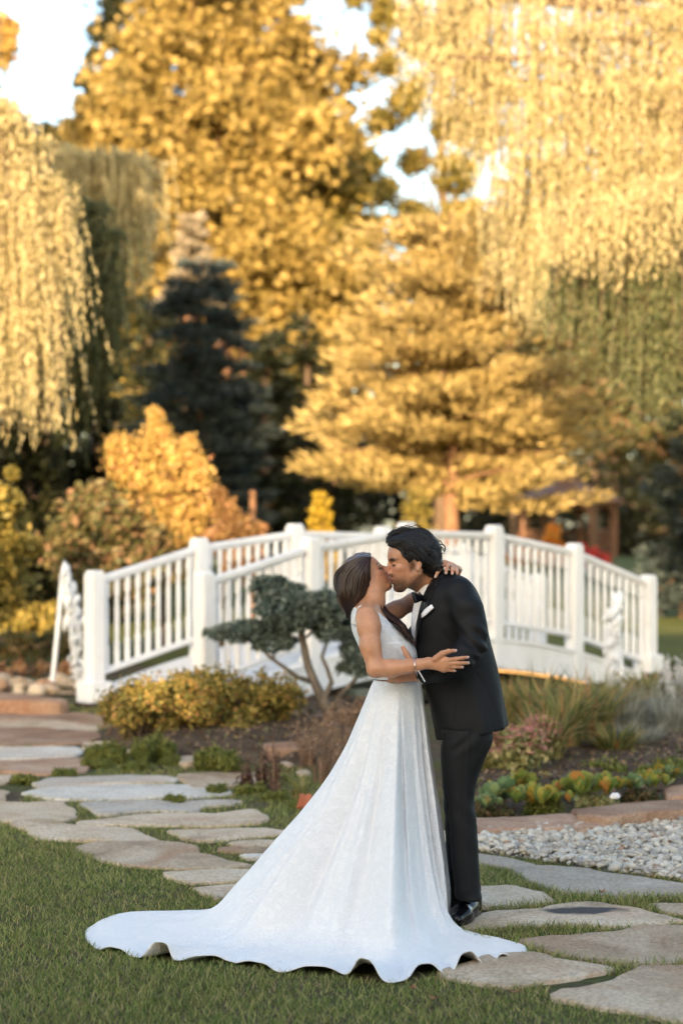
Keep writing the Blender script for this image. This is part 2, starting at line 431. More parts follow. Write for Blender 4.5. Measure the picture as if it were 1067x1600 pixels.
# rough rock bank round the pond, left of the bridge
def rock(name, c, r, mat, parent=None, seed=0, sub=2, flat=.7):
    bm = bmesh.new(); bmesh.ops.create_icosphere(bm, subdivisions=sub, radius=1)
    for v in bm.verts:
        n = v.co.normalized(); k = 1 + .35*mnoise.noise(n*1.3+Vector((seed, 0, 0))) + .12*mnoise.noise(n*4+Vector((0, seed, 0)))
        v.co = Vector((n.x*r[0]*k, n.y*r[1]*k, n.z*r[2]*k)) + Vector(c)
    me = bpy.data.meshes.new(name); bm.to_mesh(me); bm.free()
    return link(name, me, mat, parent)
bank = tag(empty("rock_bank", (-3, 21, .2)), kind='structure')
for i in range(26):
    px = -30 + 175*R.random(); Y = 20.0 + 1.0*R.random() if px > 60 else 19.8+1.4*R.random()
    x = (px-533.5)*Y/F; r = R.uniform(.04, .10)
    rock("rock", (x, Y, float(ground_z(x, Y))+r*.35+.03*R.random()), (r*1.3, r, r*.8), M[R.choice(['flag', 'flag_red', 'flag', 'flag_pale2'])], bank, i*3.1)
for i in range(12):
    px = 380+190*R.random(); Y = 17.4+.9*R.random(); x = (px-533.5)*Y/F; r = R.uniform(.04, .1)
    rock("rock", (x, Y, float(ground_z(x, Y))+r*.4), (r*1.4, r, r*.7), M[R.choice(['flag', 'flag_red'])], bank, i*3.7+50)
# soil mounds of the beds
def mound(name, pxpoly, h, n=26):
    P = smooth_poly([Vector((p.x, p.y, 0)) for p in [G(x, y) for x, y in pxpoly]], 2)
    c = sum(P, Vector())/len(P); V = []; Fc = []; m = len(P)
    for s, k in ((1, -.03), (.93, .35), (.8, .75), (.6, .95), (.3, 1.0)):
        for p in P:
            q = c+(p-c)*s; V.append((q.x, q.y, float(ground_z(q.x, q.y))+h*k+.03*mnoise.noise(q*4)*(k > 0)))
    for j in range(4):
        for i in range(m): Fc.append((j*m+i, j*m+(i+1) % m, (j+1)*m+(i+1) % m, (j+1)*m+i))
    Fc.append(tuple(4*m+i for i in range(m)))
    return tag(link(name, mesh_py(name, V, Fc, True), M['soil']), kind='structure')
mound("planting_bed_soil", [(150,1165),(180,1120),(330,1095),(560,1090),(640,1110),(600,1180),(520,1210),(400,1190),(250,1185)], .13)
mound("planting_bed_soil", [(700,1270),(690,1180),(760,1110),(900,1085),(1080,1080),(1150,1120),(1150,1235),(1000,1245),(880,1258),(780,1272)], .12)

# ---- gravel : thousands of rounded pebbles (nobody could count them)
grav_px = [(690,1310),(750,1303),(830,1298),(950,1290),(1000,1283),(1090,1276),(1090,1386),(950,1365),(870,1352),(820,1344),(750,1334),(690,1330)]
gp = [(G(x, y).x, G(x, y).y) for x, y in grav_px]
def pebbles():
    bm = bmesh.new(); bmesh.ops.create_icosphere(bm, subdivisions=1, radius=1)
    tv = np.array([v.co[:] for v in bm.verts]); tf = np.array([[v.index for v in f.verts] for f in bm.faces]); bm.free()
    bm = bmesh.new(); bmesh.ops.create_icosphere(bm, subdivisions=1, radius=1)
    gx = [p[0] for p in gp]; gy = [p[1] for p in gp]
    n = 11000
    x = NR.uniform(min(gx), max(gx), n); y = NR.uniform(min(gy), max(gy), n)
    k = in_poly(x, y, gp); x, y = x[k], y[k]; n = len(x)
    r = np.clip(NR.lognormal(math.log(.0135), .38, n), .006, .034)
    rad = np.stack([r*NR.uniform(.9, 1.5, n), r*NR.uniform(.8, 1.15, n), r*NR.uniform(.5, .8, n)], 1)
    z = ground_z(x, y) + .012 + NR.uniform(0, .028, n)*(r/.0135)**.3
    V = tv[None]*1.0
    V = V*(1+.16*np.sin(tv[None]*np.array([3.1, 2.7, 3.3])*1.5 + NR.uniform(0, 6, (n, 1, 3))).sum(-1, keepdims=True)/2)
    V = V*rad[:, None, :]
    yaw = NR.uniform(0, 6.28, n); tl = NR.normal(0, .25, n)
    c, s = np.cos(yaw), np.sin(yaw)
    X = V[..., 0]*c[:, None]-V[..., 1]*s[:, None]; Y = V[..., 0]*s[:, None]+V[..., 1]*c[:, None]
    Z = V[..., 2]+V[..., 0]*np.sin(tl)[:, None]
    V = np.stack([X+x[:, None], Y+y[:, None], Z+z[:, None]], -1).reshape(-1, 3)
    Fq = (tf[None]+(np.arange(n)*len(tv))[:, None, None]).reshape(-1, 3)
    return mesh_np("gravel", V, Fq, True)
mg = NT("gravel")
g_ = mg.t.nodes.new("ShaderNodeNewGeometry")
c_ = mg.ramp(g_.outputs["Random Per Island"], [(0, (.3,.29,.27)), (.12, (.42,.4,.37)), (.3, (.55,.53,.49)), (.5, (.5,.49,.46)), (.62, (.62,.6,.56)), (.75, (.48,.43,.36)), (.83, (.57,.56,.54)), (.9, (.33,.32,.32)), (.95, (.36,.24,.17)), (1, (.66,.65,.62))], 'CONSTANT')
sp_ = mg.ramp(mg.noise(mg.pos(), 90, 4, .6), [(.3, (.8,.8,.8)), (.7, (1.08,1.08,1.08))])
mg.l(mg.mix(1.0, mg.mix(1.0, c_, (1,.94,.85), 'MULTIPLY'), sp_, 'MULTIPLY'), mg.bsdf.inputs["Base Color"]); mg.bsdf.inputs["Roughness"].default_value = .6
gravel = tag(link("gravel", pebbles(), mg.m), kind='stuff')
tag(link("gravel_bed", mesh_py("gravel_bed", [(x, y, float(ground_z(x, y))+.008) for x, y in gp], [tuple(range(len(gp)))]),
     mat_noise("gravel_base", [(.3, (.16,.15,.135)), (.7, (.3,.285,.26))], 40, .9, .8, 60, .02)), kind='structure')

# ================================================================== GRASS
def blades(name, x, y, h, wd, lean, mat, base=None, seg=3):
    n = len(x); z = ground_z(x, y) if base is None else base
    a = NR.uniform(0, 2*np.pi, n); d = np.stack([np.cos(a), np.sin(a)], 1)
    b = NR.uniform(0, 2*np.pi, n); s = np.stack([np.cos(b), np.sin(b)], 1)
    V = np.empty((n, 2*seg+1, 3))
    for i in range(seg+1):
        t = i/seg; off = d*(lean*h)[:, None]*t**1.7; zz = z-.004+h*(t - .35*lean*t*t)
        wv = (wd*(1-t**1.4)*.5)[:, None]
        if i < seg:
            V[:, 2*i, :2] = np.stack([x, y], 1)+off-s*wv; V[:, 2*i, 2] = zz
            V[:, 2*i+1, :2] = np.stack([x, y], 1)+off+s*wv; V[:, 2*i+1, 2] = zz
        else:
            V[:, 2*seg, :2] = np.stack([x, y], 1)+off; V[:, 2*seg, 2] = zz
    o = np.arange(n)[:, None]*(2*seg+1)
    tri = []
    for i in range(seg-1):
        tri += [[2*i, 2*i+1, 2*i+3], [2*i, 2*i+3, 2*i+2]]
    tri.append([2*seg-2, 2*seg-1, 2*seg])
    Fq = (o[:, None, :]+np.array(tri)[None]).reshape(-1, 3)
    return link(name, mesh_np(name, V.reshape(-1, 3), Fq, True), mat)

M['grass'] = mat_leaf("grass_blades", [(0, (.075,.11,.025)), (.3, (.16,.215,.05)), (.55, (.255,.30,.08)), (.75, (.35,.36,.12)), (.9, (.47,.41,.18)), (1, (.54,.42,.2))], .4, .5)
M['grass_dry'] = mat_leaf("dry_grass", [(0, (.07,.09,.025)), (.3, (.14,.15,.045)), (.55, (.23,.19,.075)), (.8, (.32,.24,.115)), (1, (.17,.11,.055))], .25, .6)
lawn_px = [(-40,1276),(0,1281),(40,1292),(75,1311),(130,1327),(165,1344),(200,1354),(258,1364),(290,1380),(318,1399),(345,1406),(430,1412),(560,1470),(640,1512),(735,1534),(790,1541),(845,1536),(860,1558),(930,1572),(1000,1586),(1090,1606),(1090,1680),(-40,1680)]
lawn_w = [(G(x, y).x, G(x, y).y) for x, y in lawn_px]
HEM_PX = [(704,1444),(701,1451),(704,1458),(735,1468),(785,1472),(822,1484),(818,1497),(775,1507),(720,1518),(665,1531),(600,1540),(540,1528),(440,1523),(345,1506),(272,1506),(215,1499),(150,1485),(134,1465),(150,1447),(200,1431),(330,1424),(420,1405),(520,1400),(620,1400),(690,1415)]
TRAIN = [(G(x, y).x, G(x, y).y) for x, y in HEM_PX]
def grass_patch(name, n, x0, x1, y0, y1, mask, hmin, hmax, wd, mat, lean=(.2, .9), seg=3):
    x = NR.uniform(x0, x1, n); y = NR.uniform(y0, y1, n)
    k = mask(x, y); x, y = x[k], y[k]
    k = ~in_poly(x, y, TRAIN); x, y = x[k], y[k]
    # thin out inside stones
    for p in stone_polys:
        c = np.mean(p, 0); q = [(c[0]+(a-c[0])*.97, c[1]+(b-c[1])*.96) for a, b in p]
        bx = [a for a, b in q]; by = [b for a, b in q]
        m = (x > min(bx)) & (x < max(bx)) & (y > min(by)) & (y < max(by))
        if m.any():
            ins = np.zeros(len(x), bool); ins[m] = in_poly(x[m], y[m], q)
            x, y = x[~ins], y[~ins]
    cl = vnoise(x*2.2, y*2.2)
    h = NR.uniform(hmin, hmax, len(x))*(.75+.55*cl)
    return tag(blades(name, x, y, h, NR.uniform(.7, 1.3, len(x))*wd, NR.uniform(*lean, len(x)), mat, seg=seg), kind='stuff')

_perm = NR.rand(64, 64)
def vnoise(x, y):
    x = np.asarray(x)+100.; y = np.asarray(y)+100.
    xi = np.floor(x).astype(int); yi = np.floor(y).astype(int); fx = x-xi; fy = y-yi
    fx = fx*fx*(3-2*fx); fy = fy*fy*(3-2*fy)
    g = lambda a, b: _perm[a % 64, b % 64]
    return (g(xi, yi)*(1-fx)+g(xi+1, yi)*fx)*(1-fy)+(g(xi, yi+1)*(1-fx)+g(xi+1, yi+1)*fx)*fy
inl = lambda x, y: in_poly(x, y, lawn_w)
grass_patch("lawn_grass", 135000, -2.4, 1.7, 6.9, 12.4, inl, .022, .052, .0046, M['grass'], (.25, 1.0))
grass_patch("lawn_dry_grass", 60000, -2.4, 1.7, 6.9, 12.4, lambda x, y: inl(x, y) & (vnoise(x*3+9, y*3)+(8.4-y)*.12 > .42), .018, .042, .004, M['grass_dry'], (.5, 1.3))
def gaps(x, y):
    return (~in_poly(x, y, lawn_w)) & (~in_poly(x, y, gp)) & (vnoise(x*4+3, y*4) > .14)
def gap_grass():
    grass_patch("path_grass", 46000, -2.0, .7, 8.3, 14.5, lambda x, y: gaps(x, y) & (x < .2+0*y), .02, .05, .0048, M['grass'], (.3, 1.1))
    grass_patch("path_grass", 36000, .3, 2.1, 8.0, 10.8, gaps, .025, .065, .0045, M['grass'], (.3, 1.1))
    grass_patch("path_dry_grass", 30000, -2.0, .7, 8.3, 14.5, lambda x, y: gaps(x, y) & (vnoise(x*5, y*5+7) > .4), .015, .04, .0045, M['grass_dry'], (.6, 1.4))
    grass_patch("path_dry_grass", 24000, .3, 2.1, 8.0, 10.8, lambda x, y: gaps(x, y) & (vnoise(x*5, y*5+7) > .42), .02, .055, .0042, M['grass_dry'], (.5, 1.4))
    grass_patch("path_grass", 14000, -4.2, -1.2, 14.5, 19, lambda x, y: gaps(x, y) & (vnoise(x*2, y*2) > .45), .025, .06, .008, M['grass'], (.3, 1.1))
gap_grass()

# ================================================================== BRIDGE
TH = math.atan2(.702, .712)
AX = Vector((math.cos(TH), math.sin(TH), 0)); CR = Vector((-math.sin(TH), math.cos(TH), 0))
N0 = Vector((-1.173, 17.5, 0)); BAY = 1.253; BW = 1.533; NB = 5
def top_z(t): return CAMZ + .265 - .08*(t-2.4)**2
DECK = 1.10
def bp(t, side, z): return N0 + AX*(BAY*t) + CR*(BW*side) + Vector((0, 0, z))
bridge = empty("footbridge", bp(2.5, .5, .2), "white painted timber footbridge arching behind the couple, with turned balusters", "bridge")
wp = M['white_paint']
axes = (AX, CR, Vector((0, 0, 1)))
ph = .074   # post half width
for side in (0, 1):
    for i in range(NB+1):
        zt = top_z(i); end = i in (0, NB)
        zb = float(ground_z(0, bp(i, side, 0).y)) - .02 if end else zt - DECK - .30
        m = MB(); c = bp(i, side, 0)
        m.box(c+Vector((0, 0, (zt-.012+zb)/2)), (ph, ph, (zt-.012-zb)/2), axes)
        post = m.build("post", wp, bridge, bevel=.012, seg=2)
        m = MB(); m.box(c+Vector((0, 0, zt)), (ph*.9, ph*.9, .014), axes, taper=.8)
        m.build("post_cap", wp, post, bevel=.006, seg=1)
        if end:
            m = MB(); m.box(c+Vector((0, 0, zb+.14)), (ph+.045, ph+.045, .12), axes)
            m.build("plinth", wp, post, bevel=.01, seg=1)
            m = MB(); m.box(c+Vector((0, 0, zb+.045)), (ph+.06, ph+.06, .025), axes)
            m.build("post_footing", M['soil'], post)
    for i in range(NB):
        def rail(off, hz, hw, name):
            m = MB(); n = 4; t0 = i+ph/BAY; t1 = i+1-ph/BAY
            vs = []
            for k in range(n+1):
                t = t0+(t1-t0)*k/n; b = bp(t, side, top_z(t)+off)
                # straight chord between the posts
                zc = top_z(t0)+(top_z(t1)-top_z(t0))*k/n + off
                b.z = zc
                for a, z in ((-hw, -hz), (hw, -hz), (hw, hz), (-hw, hz)): vs.append(b+CR*a+Vector((0, 0, z)))
            fs = [(3, 2, 1, 0), tuple(n*4+q for q in range(4))]
            for k in range(n):
                for q in range(4): fs.append((k*4+q, k*4+(q+1) % 4, (k+1)*4+(q+1) % 4, (k+1)*4+q))
            m.add(vs, fs); return m.build(name, wp, bridge, bevel=.008)
        rail(-.088, .026, .045, "top_rail"); rail(-.125, .012, .03, "rail_fillet"); rail(-.94, .026, .035, "bottom_rail")
        for k in range(9):
            f = (k+.5)/9; t0 = i+ph/BAY; t1 = i+1-ph/BAY; t = t0+(t1-t0)*f
            zc = top_z(t0)+(top_z(t1)-top_z(t0))*f
            b = bp(t, side, 0); b.z = zc-.918; L = .918-.134
            prof = [(0, .030), (.26*L, .030), (.27*L, .024), (.29*L, .018), (.31*L, .025), (.33*L, .019), (.36*L, .023), (.60*L, .0255), (.76*L, .021), (.785*L, .0155), (.80*L, .024), (.815*L, .018), (.83*L, .029), (L, .029)]
            if i == 0 and k == 0 and side == 0:
                mm = MB(); mm.lathe((0, 0, 0), prof, 8); bal_me = mm.mesh("baluster", False); bal_me.materials.append(wp)
            o = bpy.data.objects.new("baluster", bal_me); C.objects.link(o); o.parent = bridge
            o.location = b - bridge.location; o.rotation_euler = (0, 0, TH+math.pi/8)
# deck boards and side fascias
for k in range(46):
    t0 = -.06+(NB+.12)*k/46; t1 = -.06+(NB+.12)*(k+1)/46-.006; m = MB(); vs = []
    for t in (t0, t1):
        z = top_z(t)-DECK
        for s, dz in ((.03, -.035), (.97, -.035), (.97, 0), (.03, 0)): vs.append(bp(t, s, z+dz))
    m.add(vs, [(3, 2, 1, 0), (4, 5, 6, 7), (0, 1, 5, 4), (1, 2, 6, 5), (2, 3, 7, 6), (3, 0, 4, 7)])
    m.build("deck_board", wp, bridge)
for side in (0, 1):
    for nm, o0, o1, zt, zb, pad in (("fascia", -.06, .028, -.036, -.30, 0), ("fascia_trim", -.075, .045, .0, -.035, 0)):
        m = MB(); n = 30; vs = []
        s0 = side + (o0 if side == 0 else -o1)/BW; s1 = side + (o1 if side == 0 else -o0)/BW
        for k in range(n+1):
            t = -.02+(NB+.04)*k/n; z = top_z(t)-DECK
            g = float(ground_z(0, bp(t, side, 0).y))-.02
            for s, dz in ((s0, zb), (s1, zb), (s1, zt), (s0, zt)):
                vs.append(bp(t, s, max(z+dz, g)))
        fs = [(3, 2, 1, 0), tuple(n*4+q for q in range(4))]
        for k in range(n):
            for q in range(4): fs.append((k*4+q, k*4+(q+1) % 4, (k+1)*4+(q+1) % 4, (k+1)*4+q))
        m.add(vs, fs); m.build(nm, wp, bridge)
# warm light strip under the near edge of the arch
ml = NT("light_strip"); ml.bsdf.inputs["Base Color"].default_value = (.9,.5,.2,1)
ml.bsdf.inputs["Emission Color"].default_value = (1, .48, .14, 1); ml.bsdf.inputs["Emission Strength"].default_value = .36
m = MB(); pts = [bp(t, -.022, top_z(t)-DECK-.322) for t in np.linspace(2.95, 3.62, 8)]
m.tube(pts, .013, 6); m.build("light_strip", ml.m, bridge)
for t in (3.62, 3.73, 3.83, 3.92, 4.0, 4.07):
    m = MB(); m.lathe(bp(t, -.03, top_z(t)-DECK-.335), [(0, .008), (.008, .022), (.025, .025), (.04, .012)], 8); m.build("bulb", ml.m, bridge)

# ================================================================== FOUNTAIN JETS
mj = NT("jet_water"); mj.bsdf.inputs["Base Color"].default_value = (.86,.88,.9,1); mj.bsdf.inputs["Roughness"].default_value = .15
tr_ = mj.t.nodes.new("ShaderNodeBsdfTransparent"); mx_ = mj.t.nodes.new("ShaderNodeMixShader"); mx_.inputs[0].default_value = .18
mj.l(mj.bsdf.outputs[0], mx_.inputs[1]); mj.l(tr_.outputs[0], mx_.inputs[2]); mj.l(mx_.outputs[0], mj.out.inputs[0])
def jet(Y, base, apex, land, label, wmain, ndrop):
    b = W(*base, Y); a = W(*apex, Y); l = W(*land, Y)
    root = empty("fountain_jet", b, label, "water jet", "water jets beside the bridge")
    m = MB(); pts = []; rad = []
    for i in range(13):
        t = i/12; p = b.lerp(a, t); p.x = b.x+(a.x-b.x)*t**.9; p.y += .1*t
        pts.append(p); rad.append(wmain*(1-.2*t+.5*t**3)+.002*math.sin(i*2.1))
    m.tube(pts, rad, 8); m.build("rising_stream", mj.m, root, True)
    m = MB(); noz = [b-Vector((0, 0, .02+.06)), b+Vector((0, 0, .03))]
    m.tube(noz, [.03, .022], 8); m.build("nozzle", M['flag'], root)
    # falling sheet : many short beads along the parabola
    rs = np.random.RandomState(int(Y*10)); V = []; Q = []
    bm = bmesh.new(); bmesh.ops.create_icosphere(bm, subdivisions=1, radius=1)
    tv = np.array([v.co[:] for v in bm.verts]); tf = np.array([[v.index for v in f.verts] for f in bm.faces]); bm.free()
    for k in range(ndrop):
        t = rs.rand()**.85
        sp = .012+.055*t**.7
        x = a.x+(l.x-a.x)*(t**.55) + rs.normal()*sp*(.8 if t < .6 else .55)
        z = a.z+.035+(l.z-a.z)*t**1.25+rs.normal()*.03
        y = a.y+rs.normal()*.05
        r = rs.uniform(.010, .026)*(1.3-.75*t)
        sc = np.array([r*.8, r*.8, r*rs.uniform(1.2, 3.4)])
        V.append(tv*sc+np.array([x, y, z])); Q.append(tf+len(tv)*k)
    o = link("falling_spray", mesh_np("falling_spray", np.concatenate(V), np.concatenate(Q), True), mj.m, root)
    o['kind'] = 'stuff'
    return root
jet(20.2, (80,1084), (97,897), (124,1075), "white water jet rising left of the bridge and falling in a ragged curl", .027, 520)
jet(19.6, (972,1080), (966,940), (955,1075), "white water jet spraying in front of the right end of the bridge", .026, 520)

# ================================================================== GAZEBO
gz = W(885, 860, 72); gz.z = float(ground_z(0, 72))
gaz = empty("gazebo", gz, "brown timber gazebo with arched openings under the pine at right", "gazebo")
rad = 1.75; hz = 1.72
m = MB(); m.lathe(gz, [(0, rad+.15), (.18, rad+.15)], 8); m.build("floor", M['wood'], gaz)
cor = [gz+Vector((rad*math.cos(math.pi/8+k*math.pi/4), rad*math.sin(math.pi/8+k*math.pi/4), 0)) for k in range(8)]
for p in cor:
    m = MB(); m.box(p+Vector((0, 0, .18+hz/2)), (.07, .07, hz/2)); m.build("post", M['wood'], gaz, bevel=.01)
for k in range(8):
    a, b = cor[k], cor[(k+1) % 8]; d = (b-a); n = Vector((-d.y, d.x, 0)).normalized()*.03
    m = MB(); vs = []; N = 12
    for i in range(N+1):
        s = i/N; z = .18+hz-.55+.42*math.sin(math.pi*s)**.6
        for q in (-1, 1):
            vs.append(a+d*s+n*q+Vector((0, 0, z))); vs.append(a+d*s+n*q+Vector((0, 0, .18+hz)))
    fs = []
    for i in range(N):
        o = i*4; fs += [(o, o+4, o+5, o+1), (o+2, o+3, o+7, o+6), (o, o+2, o+6, o+4), (o+1, o+5, o+7, o+3)]
    m.add(vs, fs); m.build("arch_panel", M['wood'], gaz)
    if k != 5:
        m = MB(); m.box(a+d*.5+Vector((0, 0, .95)), (d.length/2-.07, .03, .035), (d.normalized(), n.normalized(), Vector((0, 0, 1)))); 
        m.box(a+d*.5+Vector((0, 0, .35)), (d.length/2-.07, .03, .03), (d.normalized(), n.normalized(), Vector((0, 0, 1))))
        for s in np.linspace(.12, .88, 7): m.box(a+d*s+Vector((0, 0, .64)), (.018, .018, .29))
        m.build("railing", M['wood'], gaz)
m = MB(); m.lathe(gz+Vector((0, 0, .18+hz)), [(0, rad+.45), (.1, rad+.45), (.75, .55), (.8, .45), (1.05, .42), (1.35, .06), (1.55, .04)], 8); m.build("roof", M['wood'], gaz)
# ================================================================== TREES
def lm(name, stops, **k): M[name] = mat_leaf(name, stops, **k)
lm('lf_gold', [(0, (.16,.118,.036)), (.4, (.27,.197,.06)), (.7, (.36,.26,.08)), (1, (.45,.32,.11))], trans=.45)
lm('lf_goldgreen', [(0, (.10,.095,.025)), (.4, (.19,.155,.038)), (.75, (.27,.205,.05)), (1, (.34,.24,.06))], trans=.4)
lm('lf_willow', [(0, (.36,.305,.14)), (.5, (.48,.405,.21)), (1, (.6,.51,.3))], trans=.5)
lm('lf_willowgreen_shade', [(0, (.055,.07,.03)), (.5, (.10,.115,.05)), (1, (.19,.18,.08))], trans=.4)  # green willow leaves, darkened in colour to stand in for shade
lm('lf_pine', [(0, (.21,.16,.06)), (.5, (.36,.27,.105)), (1, (.5,.37,.15))], trans=.25)
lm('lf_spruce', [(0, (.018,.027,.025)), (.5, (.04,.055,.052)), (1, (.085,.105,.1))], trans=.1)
lm('lf_spruce_lit', [(0, (.15,.125,.085)), (.5, (.26,.215,.15)), (1, (.36,.3,.22))], trans=.1)  # paler spruce leaves, standing in for sunlight on the spruce tip
lm('lf_dark', [(0, (.008,.011,.005)), (.6, (.017,.02,.008)), (1, (.03,.03,.012))], trans=.1)  # evergreen leaves lowered towards black, standing in for deep background shade
lm('lf_orange', [(0, (.28,.18,.05)), (.4, (.44,.3,.09)), (.75, (.55,.39,.13)), (.92, (.5,.28,.11)), (1, (.42,.2,.1))], trans=.4)
lm('lf_rust', [(0, (.13,.075,.03)), (.5, (.2,.12,.045)), (1, (.28,.14,.07))], trans=.35)
lm('lf_olive', [(0, (.05,.055,.02)), (.5, (.1,.095,.035)), (.8, (.16,.11,.05)), (1, (.22,.12,.07))], trans=.3)
lm('lf_yellow', [(0, (.3,.2,.02)), (.5, (.42,.29,.03)), (1, (.5,.36,.06))], trans=.4)
lm('lf_barberry', [(0, (.07,.07,.02)), (.25, (.17,.15,.035)), (.5, (.32,.25,.06)), (.75, (.47,.34,.09)), (.88, (.42,.2,.08)), (.94, (.16,.17,.05)), (1, (.2,.2,.06))], trans=.35)
lm('lf_moss', [(0, (.07,.10,.022)), (.5, (.155,.18,.04)), (1, (.28,.26,.07))], trans=.35)
lm('lf_blue', [(0, (.035,.056,.043)), (.45, (.085,.12,.098)), (.8, (.18,.22,.19)), (1, (.29,.33,.29))], trans=.12)
lm('lf_iris', [(0, (.1,.115,.04)), (.4, (.21,.215,.075)), (.7, (.34,.28,.1)), (.88, (.48,.32,.14)), (1, (.4,.17,.07))], trans=.4)
lm('lf_grey', [(0, (.14,.145,.11)), (.5, (.27,.27,.215)), (1, (.44,.43,.36))], trans=.3)
lm('lf_sedum', [(0, (.18,.2,.07)), (.5, (.34,.33,.13)), (1, (.5,.4,.2))], trans=.3)
lm('fl_pink', [(0, (.36,.11,.11)), (.5, (.5,.2,.19)), (1, (.58,.3,.25))], trans=.25)
lm('fl_orange', [(0, (.5,.14,.02)), (.6, (.6,.22,.03)), (1, (.55,.3,.06))], trans=.3)
lm('fl_salmon', [(0, (.28,.13,.07)), (.6, (.38,.2,.11)), (1, (.3,.24,.12))], trans=.3)
lm('fl_red', [(0, (.32,.02,.03)), (.6, (.42,.04,.04)), (1, (.5,.1,.04))], trans=.3)
lm('fl_white', [(0, (.5,.48,.46)), (1, (.7,.68,.66))], trans=.3)
lm('lf_succ', [(0, (.1,.17,.06)), (.45, (.19,.25,.07)), (.7, (.28,.29,.06)), (.88, (.38,.27,.05)), (1, (.42,.16,.06))], trans=.12, rough=.4)
lm('lf_succ_blue', [(0, (.1,.18,.1)), (.6, (.17,.26,.14)), (.9, (.25,.3,.12)), (1, (.36,.26,.06))], trans=.12, rough=.4)
lm('st_brown', [(0, (.06,.035,.025)), (.5, (.12,.07,.05)), (1, (.2,.12,.085))], trans=.1)
lm('st_red', [(0, (.13,.075,.05)), (.5, (.23,.145,.095)), (1, (.34,.23,.15))], trans=.2)

def gz_at(p): return float(ground_z(p.x, p.y))
def base_at(px, Y):
    x = (px-533.5)*Y/F; return Vector((x, Y, float(ground_z(x, Y))))
def zpx(py, Y): return CAMZ - (py-860.0)*Y/F
def xpx(px, Y): return (px-533.5)*Y/F

def limb_tree(root, base, top, r0, limbs, mat, wob=.12, seed=0):
    """tapered wobbling trunk; limbs = list of (start point on trunk t, end point, radius)"""
    rr = random.Random(seed); m = MB(); H = top-base; pts = []; rad = []
    for i in range(11):
        t = i/10; p = base+H*t
        if 0 < i: p += Vector((rr.uniform(-wob, wob), rr.uniform(-wob, wob), 0))
        pts.append(p); rad.append(r0*(1-.86*t)*(1.35 if i == 0 else 1))
    pts[0].z -= .1
    m.tube(pts, rad, 9)
    for t, e, r in limbs:
        s = pts[0].lerp(pts[-1], t); i = min(int(t*10), 9); s = pts[i].lerp(pts[i+1], t*10-i)
        q = [s]; 
        for k in (1, 2, 3):
            u = k/3; p = s.lerp(e, u); p.z += .12*(e-s).length*math.sin(u*math.pi)*rr.uniform(.2, 1); 
            if k < 3: p += Vector((rr.uniform(-1, 1), rr.uniform(-1, 1), rr.uniform(-.6, .6)))*.07*(e-s).length
            q.append(p)
        m.tube(q, [r, r*.75, r*.5, r*.2], 6)
    return m.build("trunk", mat, root, True)

def round_tree(name, label, cat, px, Y, clumps_px, leaf, lsize, nper, bark, r0=.25, top_py=None, group=None, aspect=1.5, seed=1, depth=1.0, ydir=None):
    """crown from clumps given as (px,py,radius_px, depth_offset_m)"""
    b = base_at(px, Y); root = empty(name, b, label, cat, group)
    s = Y/F; rs = np.random.RandomState(seed)
    cs = []; rd = []
    for (cx, cy, r, dy) in clumps_px:
        Yc = Y+dy; cs.append((xpx(cx, Yc), Yc, zpx(cy, Yc))); rd.append((r*s, r*s*depth, r*s*.85))
    cs = np.array(cs); rd = np.array(rd)
    # break each clump into smaller tufts
    n2 = 26; P, d = clump_pts(cs, rd, n2, rs, .5); k = np.repeat(np.arange(len(cs)), n2)
    f2 = .13+.34*rs.rand(len(P), 1)**1.6
    r2 = rd[k]*f2*rs.uniform(.7, 1.35, (len(P), 3))
    cnt = np.maximum(3, (nper*(f2[:, 0]/.26)**2)).astype(int)
    pts, nd = clump_pts(P, r2*np.array([1.2, 1.2, .75]), cnt, rs, .15)
    loose = rs.rand(len(pts)) < .42; sg_ = np.repeat(r2.mean(1), cnt)
    pts = pts+loose[:, None]*rs.normal(size=pts.shape)*(sg_*.95)[:, None]
    tp = Vector((xpx(px, Y), Y, zpx(top_py if top_py else min(c[1] for c in clumps_px)+40, Y)))
    limbs = []
    hz = tp.z-b.z
    for c, r in zip(cs, rd):
        e = Vector(c); t = max(.15, min(.92, (e.z-b.z)/hz-.18)); limbs.append((t, e, r0*.22*(1-.6*t)))
    limb_tree(root, b, tp, r0, limbs, bark, r0*.35, seed)
    leaf_obj("crown", pts, rs.uniform(.7, 1.3, len(pts))*lsize, leaf, root, aspect=aspect, rs=rs, nrm=nd)
    return root

def fill_clumps(poly, n, r0, r1, dyr, seed):
    rs = random.Random(seed); xs_ = [p[0] for p in poly]; ys_ = [p[1] for p in poly]; out = []; tries = 0
    while len(out) < n and tries < 20000:
        tries += 1
        x = rs.uniform(min(xs_), max(xs_)); y = rs.uniform(min(ys_), max(ys_))
        if not in_poly(np.array([x]), np.array([y]), poly)[0]: continue
        r = rs.uniform(r0, r1)
        if any((x-a)**2+(y-b)**2 < (.45*(r+c))**2 for a, b, c, d in out) and tries < 8000: continue
        out.append((x, y, r, rs.uniform(-dyr, dyr)))
    return out

# --- the tall golden tree left of centre
round_tree("tall_tree", "tallest golden tree behind the bridge, reaching above the frame left of centre", "tree", 300, 55,
    fill_clumps([(160,200),(215,70),(250,-60),(425,-60),(485,70),(520,200),(550,330),(540,470),(470,520),(330,470),(200,420),(150,300),(130,230)], 54, 40, 72, 2.4, 3),
    M['lf_gold'], .17, 62, M['bark_red'], .42, -150, seed=3)
round_tree("tall_tree", "slim golden-green tree pressed against the right side of the tallest tree", "tree", 520, 57,
    fill_clumps([(430,200),(500,180),(545,270),(565,420),(560,560),(430,560),(400,420)], 32, 38, 58, 1.6, 4),
    M['lf_goldgreen'], .155, 66, M['bark_red'], .3, 150, seed=4)
